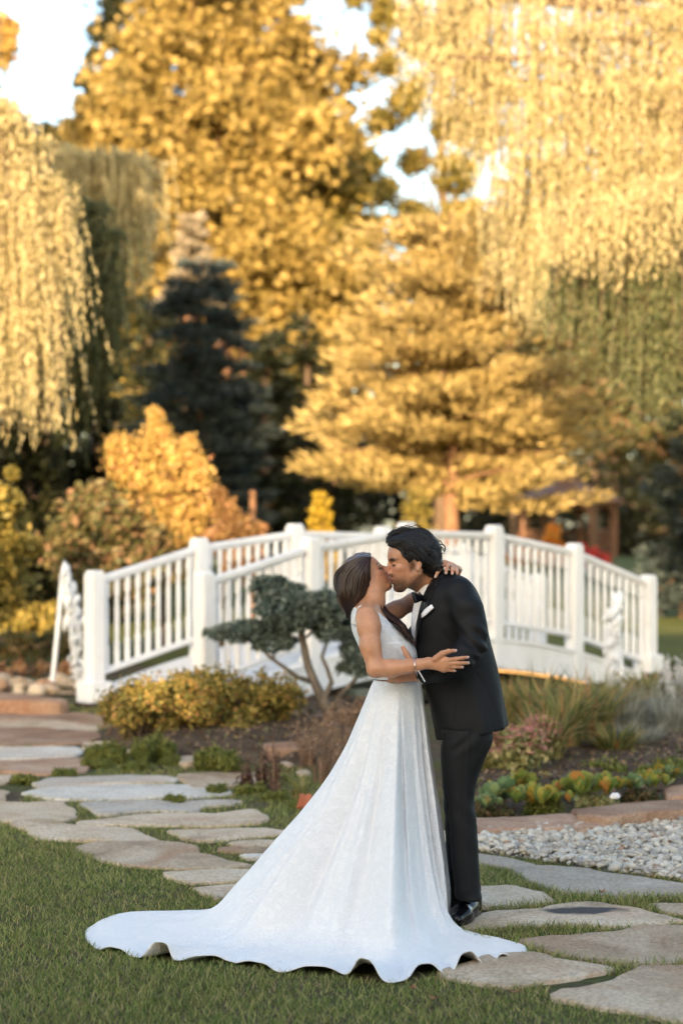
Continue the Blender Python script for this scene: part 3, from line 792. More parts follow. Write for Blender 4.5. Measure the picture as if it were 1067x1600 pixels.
# --- airy tree right of centre with sky showing through
round_tree("airy_tree", "thin tree with gaps of sky, rising between the tall golden tree and the right willow", "tree", 690, 62,
    [(610,20,26,0),(650,70,32,.5),(600,100,20,0),(640,150,30,0),(700,60,36,1),(690,190,34,0),(600,190,20,.3),(650,255,26,.6),(710,270,36,0),(745,210,40,0),(640,345,34,0),(580,360,20,0),(720,340,36,0),(760,110,44,1),(600,300,16,0),(570,-10,30,0),(625,-40,30,0),(590,55,16,0),(735,20,40,.5)],
    M['lf_goldgreen'], .12, 50, M['bark'], .28, -40, seed=5)
round_tree("airy_tree", "grey-green sparse branches at the left edge of the tallest tree against the sky", "tree", 210, 66,
    [(160,50,22,0),(185,20,22,0),(140,125,18,0),(165,145,16,.4),(130,165,13,0),(205,100,20,0),(150,90,12,0),(190,65,16,0),(175,-15,24,0)],
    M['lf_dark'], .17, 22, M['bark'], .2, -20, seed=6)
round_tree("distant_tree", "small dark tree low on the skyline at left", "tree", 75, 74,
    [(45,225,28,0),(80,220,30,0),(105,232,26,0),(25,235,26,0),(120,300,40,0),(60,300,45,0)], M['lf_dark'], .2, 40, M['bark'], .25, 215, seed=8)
round_tree("distant_tree", "orange-leaved tree whose branch tips enter the frame at the top left", "tree", -90, 48,
    [(8,60,18,0),(0,90,13,0),(-30,50,40,0),(-70,90,60,0),(-120,180,80,0),(-150,60,80,0),(15,42,9,0)], M['lf_orange'], .14, 40, M['bark'], .3, 0, seed=9)

round_tree("filler_tree", "dull olive tree in the gap between the pine and the right willow", "tree", 930, 50,
    fill_clumps([(800,420),(1000,400),(1060,600),(1010,720),(860,640),(790,520)], 22, 36, 54, 1.5, 14), M['lf_olive'], .15, 52, M['bark'], .09, 420, seed=14)
round_tree("filler_tree", "golden leafy tree behind the upper right of the pine", "tree", 800, 54,
    fill_clumps([(640,420),(760,330),(860,400),(850,560),(700,560)], 16, 36, 54, 1.5, 15), M['lf_gold'], .165, 48, M['bark'], .09, 360, seed=15)
round_tree("filler_tree", "golden foliage low between the left willow and the blue spruce", "tree", 185, 58,
    fill_clumps([(110,330),(270,300),(270,560),(200,620),(110,560)], 18, 40, 58, 1.5, 16), M['lf_goldgreen'], .22, 36, M['bark'], .12, 330, seed=16)
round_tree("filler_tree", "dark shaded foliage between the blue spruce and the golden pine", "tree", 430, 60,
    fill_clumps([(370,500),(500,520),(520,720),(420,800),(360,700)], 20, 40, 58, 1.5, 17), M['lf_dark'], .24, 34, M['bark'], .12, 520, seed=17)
# --- conifers with layered boughs
def conifer(name, label, cat, px, Y, top_py, bot_py, halfw_px, mat, bark, n_lay, per, nleaf, nsize, aspect=3.0, seed=1, droop=.12, shape=.8, r0=.2, group=None, pad=(.34, .2, .1), cone_min=.08, trunk_vis=0):
    b = base_at(px, Y); root = empty(name, b, label, cat, group); s = Y/F
    zt, zb = zpx(top_py, Y), zpx(bot_py, Y); hw = halfw_px*s
    rs = np.random.RandomState(seed); cs = []; rd = []; limbs = []; ax = []
    for i in range(n_lay):
        u = (i+.5)/n_lay                       # 0 top .. 1 bottom
        z = zt+(zb-zt)*u; rr_ = hw*(cone_min+(1-cone_min)*u**shape)
        if u > .85: rr_ *= .93
        m_ = max(4, int(per*(.35+.65*u))); ph0 = rs.rand()*6.28
        for k in range(m_):
            a = ph0+6.283*(k+.3*rs.normal())/m_; L = rr_*rs.uniform(.72, 1.12)
            dirv = np.array([math.cos(a), math.sin(a)])
            zz = z+rs.normal()*.1*(zt-zb)/n_lay*4
            if trunk_vis and u > .80 and dirv[1] < -.1 and abs(dirv[0]) < .62: continue
            nseg = max(1, int(L/(hw*pad[0]*.8)))
            for q in range(nseg):
                f = (q+.75)/nseg if nseg > 1 else .7
                w_ = pad[1]*hw*(.55+.6*f)*rs.uniform(.75, 1.2)
                cs.append((b.x+dirv[0]*L*f*.92, b.y+dirv[1]*L*f*.92, zz-droop*L*f*f+rs.normal()*.04*hw))
                rd.append((w_, w_, pad[2]*hw*rs.uniform(.7, 1.2))); ax.append((dirv[0], dirv[1], .25))
            if k % 2 == 0:
                limbs.append((max(.05, min(.95, (zz-b.z)/(zt-b.z))), Vector((b.x+dirv[0]*L*.85, b.y+dirv[1]*L*.85, zz-droop*L)), r0*.28*(.4+.6*u)))
    cs = np.array(cs); rd = np.array(rd); ax = np.array(ax)
    pts, nd = clump_pts(cs, rd, nleaf, rs, .3)
    A = np.repeat(ax, nleaf, 0)*.9+nd*.7+np.array([0, 0, .25])
    limb_tree(root, b, Vector((b.x, b.y, zt)), r0, limbs, bark, .03, seed)
    leaf_obj("crown", pts, rs.uniform(.7, 1.3, len(pts))*nsize, mat, root, aspect=aspect, axis=A, jitter=.6, rs=rs)
    return root
conifer("pine_tree", "broad golden lit pine with layered boughs behind the middle of the bridge", "tree", 705, 35, 325, 765, 272, M['lf_pine'], M['bark_red'], 12, 17, 125, .046, 4.2, 21, -.03, .5, .16, pad=(.24, .20, .058), cone_min=.2, trunk_vis=1)
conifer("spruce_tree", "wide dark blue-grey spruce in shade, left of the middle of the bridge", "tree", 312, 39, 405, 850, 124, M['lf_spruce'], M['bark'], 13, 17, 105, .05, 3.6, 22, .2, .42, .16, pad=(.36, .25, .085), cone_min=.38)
conifer("lit_spruce_tip", "sunlit tip of the dark blue spruce, coloured paler for the sun", "tree", 300, 45, 335, 480, 55, M['lf_spruce_lit'], M['bark'], 9, 9, 80, .06, 2.6, 28, .15, .7, .14, pad=(.42, .26, .13), cone_min=.15)
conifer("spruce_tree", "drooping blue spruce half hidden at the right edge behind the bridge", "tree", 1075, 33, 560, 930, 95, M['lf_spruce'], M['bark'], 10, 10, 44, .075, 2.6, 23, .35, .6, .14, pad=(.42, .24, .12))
conifer("golden_cypress", "small bright yellow conifer tip rising just behind the bridge rail", "shrub", 502, 27, 778, 900, 30, M['lf_yellow'], M['bark'], 14, 8, 26, .04, 1.6, 24, .0, .8, .03, pad=(.6, .5, .42))
conifer("golden_cypress", "dull yellow-green conifer left of the pine trunk behind the bridge rail", "shrub", 650, 29, 768, 900, 42, M['lf_goldgreen'], M['bark'], 14, 8, 26, .045, 1.6, 25, .0, .8, .03, pad=(.6, .5, .42))
# dark evergreens filling the shade at left and behind
for i, (px, Y, tp, hw, lab) in enumerate([
    (40, 30.5, 560, 115, "dark evergreen in deep shade under the left willow"),
    (150, 32, 570, 95, "dark evergreen between the left willow and the blue spruce"),
    (235, 50, 470, 110, "dark evergreen just behind the left side of the blue spruce"),
    (415, 46, 520, 95, "dark evergreen between the blue spruce and the golden pine"),
    (480, 52, 500, 90, "dark evergreen hidden behind the left edge of the golden pine"),
    (960, 80, 600, 120, "dark evergreen behind the gazebo at right"),
    (1060, 80, 560, 130, "dark evergreen at the far right behind the drooping spruce"),
    (820, 82, 640, 110, "dark evergreen behind the left side of the gazebo")]):
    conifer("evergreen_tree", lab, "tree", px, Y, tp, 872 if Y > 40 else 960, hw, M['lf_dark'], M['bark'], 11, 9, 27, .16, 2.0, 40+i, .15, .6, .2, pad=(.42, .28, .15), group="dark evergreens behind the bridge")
# far wood closing the horizon
rs = np.random.RandomState(77); n = 700
cx = rs.uniform(-42, 42, n); cy = rs.uniform(84, 92, n); cz = 1.4+rs.uniform(0, 1, n)**.8*(5.2+1.2*np.sin(cx*.4))
pts, nd = clump_pts(np.stack([cx, cy, cz], 1), np.full((n, 3), 1.1), 46, rs, .4)
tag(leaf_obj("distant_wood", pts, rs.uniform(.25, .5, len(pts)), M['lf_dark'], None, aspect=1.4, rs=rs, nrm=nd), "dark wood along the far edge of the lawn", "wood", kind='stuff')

# --- willows: curtains of hanging shoots
def willow(label, px, Y, limb_px, nstr, mat, seed, trunk_r=.3, lsize=.026, step=.045, lat=1.0, group="weeping willows", mat2=None, top_py=-80):
    """limb_px: list of (px,py,dy,len_px,spread_px)"""
    b = base_at(px, Y); root = empty("willow_tree", b, label, "tree", group); s = Y/F
    rs = np.random.RandomState(seed); tp = Vector((xpx(px, Y), Y, zpx(top_py, Y)))
    limbs = []; P = []; A = []; SZ = []; wt = np.array([l[4]*(.4 if l[0] < -130 or l[0] > 1200 else 1.0) for l in limb_px]); wt /= wt.sum(); stems = MB()
    hz = tp.z-b.z
    for l in limb_px:
        e = Vector((xpx(l[0], Y+l[2]), Y+l[2], zpx(l[1], Y+l[2])))
        limbs.append((max(.2, min(.95, (e.z-b.z)/hz-.12)), e, trunk_r*.3))
    limb_tree(root, b, tp, trunk_r, limbs, M['bark'], .1, seed)
    for k in range(nstr):
        i = rs.choice(len(limb_px), p=wt); l = limb_px[i]; sp = l[4]*s
        o = np.array([xpx(l[0], Y+l[2])+rs.normal()*sp*.5, Y+l[2]+rs.normal()*sp*.6*lat, zpx(l[1], Y+l[2])+abs(rs.normal())*.12*sp])
        L = l[3]*s*rs.uniform(.35, 1.2); far_ = 3.2 if l[0] < -130 or l[0] > 1200 else 1.0; m = int(L/(step*far_))+2; SZ.append(np.full(m, far_))
        t = np.linspace(0, 1, m)[:, None]
        out = rs.normal(size=2)*.12*L; 
        pth = o[None]+np.concatenate([out[None]*np.sqrt(t)+.02*np.sin(t*7+k)[:, :1], L*(.1*np.sin(np.minimum(t*4, 1)*3.14)-t)], 1)
        dd_ = np.gradient(pth, axis=0); dd_ /= np.linalg.norm(dd_, axis=1)[:, None]+1e-9
        q = pth+rs.normal(size=pth.shape)*np.array([.012, .012, .02]); P.append(q); A.append(dd_+rs.normal(size=(m, 3))*.22)
        if k % 6 == 0:
            stems.tube([Vector(p) for p in pth[::max(1, m//5)]], .006, 3, False)
    stems.build("shoots", M['bark'], root)
    P = np.concatenate(P); A = np.concatenate(A)
    leaf_obj("crown", P, rs.uniform(.7, 1.3, len(P))*lsize*np.concatenate(SZ), mat, root, aspect=4.2, axis=A, jitter=.12, rs=rs)
    return root
willow("big golden willow filling the upper right, its shoots hanging over the bridge end", 1250, 27,
    [(660,-20,0,130,40),(700,20,.5,140,45),(690,90,-.3,80,40),(760,0,.3,200,60),(740,120,0,130,50),(820,-40,0,240,80),(800,150,0,200,60),(830,260,.2,230,50),(880,60,-.5,240,80),(900,200,0,240,80),(940,-30,.5,260,90),(960,150,-.5,260,80),(1010,40,0,260,90),(1040,190,0,260,80),(1090,60,.3,300,90),(900,330,-3.0,90,60),(980,320,-3.2,100,60),(1040,290,-3.0,110,60),(850,330,.3,170,40),(790,290,.5,140,36),(1000,260,-.3,200,70),(1300,60,.5,420,120),(1420,-60,0,480,120),(1560,0,.4,520,120),(1350,-150,-.4,420,110),(930,300,-.2,180,60),(1100,-60,0,300,100)], 3900, M['lf_willow'], 31, .34, .020)
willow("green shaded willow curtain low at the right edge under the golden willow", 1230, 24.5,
    [(880,420,0,100,36),(935,400,0,150,44),(985,400,.3,190,50),(1020,380,-.2,240,46),(1060,360,0,270,50),(1100,350,.2,290,60),(1000,440,.2,170,40)], 1500, M['lf_willowgreen_shade'], 32, .25, .018, top_py=200)
willow("bright golden willow hanging in from the left edge", -190, 24,
    [(10,200,0,330,40),(40,230,.2,330,40),(70,290,0,240,30),(85,300,.1,160,26),(-10,180,0,420,50),(-50,170,.4,420,60),(20,330,-.2,300,36),(60,380,0,280,22),(-100,150,0,420,70),(100,320,.1,100,16),(-220,-60,.2,560,80),(-300,-200,0,600,90),(-420,-250,.3,700,90),(-520,-200,0,700,90),(-380,0,0,500,90),(-160,-180,0,480,70),(-250,-320,0,500,90),(-460,-380,0,500,100)], 2500, M['lf_willow'], 33, .3, .019, top_py=-250)  # far-left limbs outside the frame are added to shade the spruce
willow("paler second willow behind the bright one at left, green in its lower half", -150, 34,
    [(110,250,0,250,50),(150,260,.3,230,50),(190,255,0,180,50),(215,270,.2,110,34),(80,260,0,280,60)], 900, M['lf_willow'], 34, .25, .03, top_py=240)
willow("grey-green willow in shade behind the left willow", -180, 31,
    [(130,330,0,260,44),(160,370,.2,220,40),(110,380,0,260,50),(60,400,0,280,60),(20,420,0,280,60)], 800, M['lf_willowgreen_shade'], 35, .25, .03, top_py=300)

# ================================================================== SHRUBS BEHIND THE BRIDGE
round_tree("autumn_shrub", "tall orange-gold autumn shrub with feathery top, left of the bridge", "shrub", 255, 25.6,
    [(243,645,8,0),(246,668,14,0),(245,700,24,0),(205,705,24,0),(180,692,14,0),(285,715,26,0),(300,695,10,0),(212,745,32,0),(262,760,42,0),(308,750,22,0),(230,810,44,0),(290,815,40,0),(325,790,18,0),(265,865,50,0),(186,725,18,0)], M['lf_orange'], .042, 62, M['bark'], .05, 650, seed=51, aspect=1.7)
round_tree("mixed_shrub", "olive and rust shrub in front of the orange one, left of the bridge", "shrub", 165, 24.4,
    [(130,800,34,0),(170,810,40,0),(120,850,36,0),(165,865,44,0),(215,850,40,0),(205,900,40,0),(140,905,40,0),(235,890,30,0),(105,880,24,0),(150,780,22,0)], M['lf_olive'], .07, 44, M['bark'], .05, 790, seed=52, aspect=1.5)
round_tree("mixed_shrub", "pinkish orange shrub behind the left bridge posts", "shrub", 345, 25.2,
    [(350,795,12,0),(343,775,8,0),(372,832,20,0),(345,840,20,0),(392,845,14,0),(362,805,10,0),(380,875,26,0),(404,828,8,0)], M['lf_rust'], .07, 40, M['bark'], .04, 770, seed=53)
rt = base_at(395, 27.5); ro = empty("wooden_post", rt, "slim pale wooden post standing behind the left part of the bridge", "post")
m = MB(); m.tube([rt+Vector((0, 0, -.05)), Vector((rt.x, rt.y, zpx(772, 27.5)))], [.055, .042], 8); m.build("shaft", M['bark_red'], ro)
m = MB(); m.lathe(Vector((rt.x, rt.y, zpx(772, 27.5))), [(0, .05), (.03, .05), (.05, .03)], 8); m.build("cap", M['bark_red'], ro)
round_tree("yellow_shrub", "yellow-green shrub at the left edge above the rocks", "shrub", -40, 21.5,
    [(8,775,10,0),(20,790,12,0),(0,820,18,0),(30,850,16,0),(50,852,12,0),(10,860,22,0),(-20,800,40,0),(-20,860,40,0),(5,900,24,0),(-15,930,40,0),(15,935,16,0),(20,740,6,0)], M['lf_goldgreen'], .06, 44, M['bark'], .04, 780, seed=54)
def lowbed(name, label, pts_px, Y, mat, lsize, n, r, seed, cat="flowers", group=None):
    rs = np.random.RandomState(seed); b = base_at(pts_px[0][0], Y); root = empty(name, b, label, cat, group)
    cs = np.array([(xpx(x, Y), Y+rs.uniform(-.3, .3), zpx(y, Y)) for x, y in pts_px]); 
    pts, nd = clump_pts(cs, np.full((len(cs), 3), r*Y/F), n, rs, .3)
    m = MB()
    for c in cs: m.tube([Vector((c[0], c[1], float(ground_z(c[0], c[1]))-.03)), Vector(c)], [.012, .006], 5)
    m.build("stems", M['bark'], root)
    leaf_obj("foliage", pts, rs.uniform(.7, 1.3, len(pts))*lsize, mat, root, aspect=1.4, rs=rs, nrm=nd)
    return root
lowbed("yellow_lit_lawn", "sunlit lawn behind the left water jet, its yellow light put in leaf colour", [(x, y) for x in range(-10, 150, 18) for y in (955, 970, 985)], 25, M['lf_goldgreen'], .05, 120, 16, 61)  # yellow leaves stand in for lawn lit yellow by the low sun
lowbed("green_perennials", "low olive plants below the yellow lawn strip at left", [(x, y) for x in range(-10, 150, 16) for y in (1000, 1015)], 23.5, M['lf_olive'], .06, 90, 14, 62)
lowbed("orange_flowers", "bed of orange flowers along the rocks at the left edge", [(x, 1040+5*(i % 3)) for i, x in enumerate(range(-10, 160, 13))], 22, M['fl_salmon'], .04, 70, 11, 63)
lowbed("orange_flowers", "mound of orange flowers in front of the gazebo posts", [(862,832),(862,848),(850,862),(875,862),(838,870),(885,872),(862,872)], 50, M['fl_orange'], .12, 160, 13, 64)
lowbed("red_flowers", "red and orange mums at the right foot of the gazebo", [(925,868),(940,874),(915,876),(905,860)], 49, M['fl_red'], .12, 160, 11, 65)
lowbed("orange_flowers", "small pale orange flower clump left of the gazebo mound", [(808,848),(812,860),(800,868),(818,872)], 50, M['fl_orange'], .11, 140, 10, 66)
# shade trees behind the camera: they keep the couple and the bridge out of the low sun
for i, (x, y, h, r) in enumerate([(-10.8,-12.2,10.2,1.5),(-8.6,-11.6,10.6,1.6),(-6.5,-12.3,11.0,1.6),(-4.4,-11.7,10.8,1.6),(-2.3,-12.4,11.1,1.6),(-0.2,-11.8,10.8,1.6),(1.9,-12.2,11.0,1.6),(4.0,-11.7,10.6,1.6),(6.2,-12.3,10.8,1.6),(-9.7,-14.5,10.6,1.6),(-5.5,-14.6,11.4,1.7),(-1.3,-14.4,11.4,1.7),(2.9,-14.6,11.4,1.7)]):
    s_ = y if abs(y) > 3 else 3.0
    b = Vector((x, y, float(ground_z(x, y)))); root = empty("shade_tree", b, ["tall dense evergreen behind the camera, %s of the shade row" % q for q in ('first', 'second', 'third', 'fourth', 'fifth', 'sixth', 'seventh', 'eighth', 'ninth', 'first of the rear line', 'second of the rear line', 'third of the rear line', 'last of the rear line')][i], "tree", "shade trees behind the camera")
    rs = np.random.RandomState(900+i); n = 115; u = rs.rand(n); a = rs.rand(n)*6.283; rr_ = r*(.65+.35*u**.6)*np.sqrt(rs.rand(n))
    cs = np.stack([x+rr_*np.cos(a), y+rr_*np.sin(a), b.z+.4+(h-.4)*(1-u)], 1)
    limb_tree(root, b, b+Vector((0, 0, h)), .25, [], M['bark'], .05, i)
    pts, nd = clump_pts(cs, np.full((n, 3), .75), 36, rs, .3)
    leaf_obj("crown", pts, rs.uniform(.3, .46, len(pts)), M['lf_dark'], root, aspect=1.3, rs=rs, nrm=nd)
# ================================================================== PLANTING BEDS
def tube_limb(m, pts, r, n=8):
    m.tube([Vector(p) for p in pts], r, n)
# --- cloud-pruned blue pine in front of the bridge
YB = 16.4
def dwarf_pine():
    b = W(508, 1122, YB); root = empty("dwarf_pine", b, "cloud-pruned dwarf blue pine with a crooked bare trunk in front of the bridge", "tree")
    P = lambda x, y, dy=0: np.array(W(x+7, y, YB+dy))
    m = MB()
    tube_limb(m, [P(512,1128), P(500,1098,.02), P(486,1070,.0), P(474,1040,-.02), P(468,1010,0), P(462,982,.02), P(470,958,.03), P(480,935,0)], [.055,.045,.038,.033,.030,.026,.018,.008])
    tube_limb(m, [P(482,1066), P(458,1058,-.05), P(436,1042,-.1), P(415,1027,-.08), P(398,1010,-.05), P(372,996,0)], [.024,.02,.017,.015,.011,.005], 6)
    tube_limb(m, [P(500,1090), P(511,1066,.08), P(504,1044,.1), P(496,1026,.1), P(505,1000,.1), P(540,985,.1)], [.026,.022,.018,.016,.012,.006], 6)
    tube_limb(m, [P(512,1110), P(528,1082,-.05), P(548,1062,-.08), P(560,1040,-.05), P(570,1020,0)], [.026,.02,.016,.012,.006], 6)
    for a, c in (((462,985),(430,960)), ((466,1000),(520,965)), ((420,1030),(425,1005)), ((468,965),(440,930)), ((480,940),(530,945))):
        tube_limb(m, [P(*a), P((a[0]+c[0])/2, (a[1]+c[1])/2-6, .05), P(*c, .06)], [.013,.010,.004], 5)
    m.build("trunk", M['bark_grey'], root, True)
    rs = np.random.RandomState(12); s = YB/F; cs = []; rd = []
    def pad(x, y, w_, h_, n, dyr):
        for i in range(n):
            u = rs.uniform(-1, 1); cs.append(P(x+u*w_, y+rs.uniform(-1, 1)*h_*(1-.5*abs(u)), rs.uniform(-dyr, dyr))); r = rs.uniform(13, 24)*s; rd.append((r*1.35, r*1.35, r*.36))
    pad(470,952,62,9,22,.26); pad(452,934,44,8,12,.18); pad(430,920,22,6,6,.12); pad(412,911,12,3,3,.06); pad(508,940,34,8,9,.22); pad(398,992,46,7,15,.2); pad(372,984,24,5,6,.12); pad(425,1004,24,5,6,.18); pad(350,990,8,5,3,.1)
    pad(538,990,30,9,11,.22); pad(558,1018,24,9,9,.18); pad(565,1045,16,8,6,.12); pad(518,975,30,8,9,.22); pad(480,975,44,6,9,.2)
    cs = np.array(cs); rd = np.array(rd)
    # tufts of needles
    T, d = clump_pts(cs, rd, 17, rs, .55); nn = 30; k = np.repeat(np.arange(len(T)), nn); dirs = unit(len(k), rs)+d[k]*.55+np.array([0, 0, .55])
    dirs /= np.linalg.norm(dirs, axis=1)[:, None]; L = rs.uniform(.04, .07, len(k))
    leaf_obj("needles", T[k]+dirs*L[:, None]*.5, L/4.2, M['lf_blue'], root, aspect=4.4, axis=dirs*8, jitter=.2, rs=rs)
dwarf_pine()

# --- leafy shrubs
def leafy(name, label, cat, clumps, Y, mat, lsize, ntuft, nleaf, group=None, seed=1, aspect=1.5, flat=.75, stems=True, flower=None):
    rs = np.random.RandomState(seed); s = Y/F
    bx = np.mean([c[0] for c in clumps]); by = max(c[1]+c[2]*.8 for c in clumps)
    b = Vector((xpx(bx, Y), Y, zpx(by, Y))); root = empty(name, b, label, cat, group)
    cs = np.array([W(c[0], c[1], Y+c[3]) for c in clumps]); rd = np.array([(c[2]*s, c[2]*s, c[2]*s*flat) for c in clumps])
    T, d = clump_pts(cs, rd, ntuft, rs, .5); T = T+d*rd.mean()*(rs.rand(len(T), 1) < .3)*rs.uniform(.1, 1.0, (len(T), 1))*np.array([.6, .6, 1]); k = np.repeat(np.arange(len(T)), nleaf)
    pts = T[k]+rs.normal(size=(len(k), 3))*lsize*.9
    if stems:
        m = MB()
        for i in range(0, len(T), max(1, len(T)//60)):
            q = Vector((b.x+rs.normal()*.06+(T[i][0]-b.x)*.25, Y+rs.normal()*.06+(T[i][1]-Y)*.25, b.z)); e = Vector(T[i]); m.tube([q, q.lerp(e, .5)+Vector((0, 0, .04)), e], [.006, .0045, .002], 4, False)
        m.build("stems", M['bark'], root)
    leaf_obj("foliage", pts, rs.uniform(.65, 1.35, len(pts))*lsize, mat, root, aspect=aspect, rs=rs, nrm=d[k])
    return root, cs, rd
def cl(l, dy=.2, seed=0):
    rr = random.Random(seed); return [(x, y, r, rr.uniform(-dy, dy)) for x, y, r in l]
leafy("barberry_shrub", "wide golden-yellow barberry with dark shade beneath, in front of the left railing", "shrub",
      cl([(250,1088,30),(282,1076,31),(315,1070,31),(350,1074,31),(385,1084,31),(418,1084,28),(448,1088,22),(300,1094,28),(270,1112,28),(310,1110,32),(350,1116,30),(392,1120,28),(425,1112,22),(375,1142,20),(345,1140,20),(300,1132,22)], .35, 1), 16.2, M['lf_barberry'], .024, 110, 10, "barberry shrubs in front of the bridge", 71)
leafy("barberry_shrub", "smaller olive and orange barberry beside the left bridge post", "shrub",
      cl([(190,1098,22),(212,1088,24),(238,1094,26),(200,1118,24),(225,1126,26),(252,1132,22),(178,1108,16),(262,1146,14)], .2, 2), 15.8, M['lf_barberry'], .024, 90, 10, "barberry shrubs in front of the bridge", 72)
for i, (c, lab) in enumerate([([(150,1180,13),(170,1176,15),(185,1181,12)], "left one of the two mossy green mounds beside the stone path"), ([(222,1174,15),(242,1170,18),(258,1177,14)], "mossy green mound under the orange leaves of the small barberry"), ([(320,1191,14),(338,1186,17),(358,1192,14)], "mossy green mound below the wide barberry")]):
    leafy("mossy_mound", lab, "plant", cl(c, .12, i), 14.6-.5*(i == 2), M['lf_moss'], .010, 260, 14, "mossy mounds along the path", 80+i, 2.6, .85, False)
for i, (x, y, n) in enumerate([(265,1195,5),(215,1205,5),(150,1200,6),(100,1215,4),(40,1225,5),(265,1255,4),(430,1250,6),(390,1240,6),(445,1225,5),(480,1262,4),(330,1240,4)]):
    p = G(x, y); rr = random.Random(i)
    leafy("ground_cover", "low green creeping weeds " + ["below the middle mossy mound", "between two mossy mounds", "left of the mossy mounds", "between the path stones under the left fountain", "at the left edge of the path", "in the joint below the long pale stone", "left of the skirt beside the tan stone", "below the reddish dead plant", "behind the strap tuft", "by the terracotta shard", "at the right end of the pale stone"][i], "plant", [(x+rr.uniform(-16, 16), y-4+rr.uniform(-3, 3), rr.uniform(5, 9), rr.uniform(-.06, .06)) for _ in range(n)], p.y, M['lf_moss'], .010, 90, 9, "creeping weeds in the joints", 100+i, 1.8, .6, False)

# --- upright stalks and strap leaves : curved ribbons
def ribbons(name, roots, tips, width, mat, parent, sag=.25, seg=6, rs=NR, taper=1.2):
    n = len(roots); V = np.empty((n, seg+1, 2, 3)); d = tips-roots; hor = d*np.array([1, 1, 0]); L = np.linalg.norm(d, axis=1)[:, None]
    s = np.cross(d, [0, 0, 1.])+unit(n, rs)*.3*L; s /= np.linalg.norm(s, axis=1)[:, None]
    width = np.broadcast_to(width, (n,))[:, None]
    for i in range(seg+1):
        t = i/seg; p = roots+d*t; p[:, 2] += (sag*L[:, 0])*math.sin(math.pi*t)*(np.linalg.norm(hor, axis=1)/(L[:, 0]+1e-9)); p -= hor*.25*math.sin(math.pi*t)
        wv = width*.5*max(.06, (1-t**taper*.95))*(.7+.6*math.sin(math.pi*min(1, t+.15)))
        V[:, i, 0] = p-s*wv; V[:, i, 1] = p+s*wv
    o = np.arange(n)[:, None]*(2*(seg+1)); q = np.array([[2*i, 2*i+1, 2*i+3, 2*i+2] for i in range(seg)])
    return link(name, mesh_np(name, V.reshape(-1, 3), (o[:, None, :]+q[None]).reshape(-1, 4), True), mat, parent)
def clump_ribbons(name, label, cat, px, py, n, hpx, spread, wpx, mat, group=None, seed=1, sag=.25, rootr=.05, lean=(0, 0), part="leaves"):
    p = G(px, py); rs = np.random.RandomState(seed); s = p.y/F; root = empty(name, p, label, cat, group)
    a = rs.rand(n)*6.283; rr_ = rootr*np.sqrt(rs.rand(n)); r0 = np.stack([p.x+rr_*np.cos(a), p.y+rr_*np.sin(a), np.full(n, p.z-.01)], 1)
    h = hpx*s*rs.uniform(.5, 1.05, n); sp = spread*s*np.sqrt(rs.rand(n)); tp = r0+np.stack([np.cos(a)*sp+lean[0]*s, np.sin(a)*sp+lean[1]*s, h*(1-.25*(sp/(spread*s+1e-9))**2)], 1)
    ribbons(part, r0, tp, wpx*s*rs.uniform(.6, 1.3, n), mat, root, sag, 6, rs); return root, tp, s
# right bed : iris and daylily clumps
for i, (px, py, h, sp, lab) in enumerate([(880,1192,120,78,"large arching clump of green and rusty strap leaves right of the groom"),(835,1165,105,70,"arching strap leaves just behind the groom's jacket hem"),(925,1180,115,75,"arching strap leaves in the middle of the right bed"),(800,1150,80,60,"half-faded strap leaves against the bridge arch next to the groom"),(860,1150,72,70,"brownish strap leaves under the light strip of the bridge"),(955,1160,90,60,"thin green strap leaves near the right water jet"),(905,1140,66,70,"low strap leaves against the bridge under the fourth post"),(850,1210,95,60,"green strap leaves at the front of the right bed"),(780,1165,85,45,"strap leaves half hidden by the groom's jacket"),(1010,1125,70,70,"low strap leaves at the foot of the right end post"),(960,1195,60,45,"short tuft of strap leaves in front of the silvery plants")]):
    clump_ribbons("strap_leaf_plant", lab, "plant", px, py, 190, h*1.32, sp*1.1, 7.5, M['lf_iris'], "strap-leaved clumps in the right bed", 120+i, .3, .10)
for i, (px, py, h, lab) in enumerate([(975,1165,95,"silvery grey lavender-like tuft left of the white flower spikes"),(1015,1150,85,"silvery grey tuft below the right end post of the bridge"),(1050,1165,85,"silvery grey tuft at the right edge"),(1000,1185,60,"short silvery tuft at the front of the grey planting")]):
    clump_ribbons("grey_tuft", lab, "plant", px, py, 320, h*1.15, 50, 3.2, M['lf_grey'], "silvery tufts at the right edge", 140+i, .2, .10)
for i, (px, py, h) in enumerate([(1043,1130,100),(1062,1120,95),(1030,1125,75),(1052,1140,130)]):
    root, tp, s = clump_ribbons("flower_spike", ["white flower spike nearest the bridge's right post", "white flower spike at the very right edge", "shortest white flower spike at right", "tallest white flower spike at right"][i], "flower", px, py, 4, h, 10, 3, M['lf_grey'], "white flower spikes at the right edge", 150+i, .1, .02, part="stem")
    rs = np.random.RandomState(150+i); q = np.repeat(tp, 40, 0)+rs.normal(size=(160, 3))*np.array([.012, .012, .05]); leaf_obj("petals", q, .022, M['fl_white'], root, rs=rs, aspect=1.2)["kind"] = "stuff"
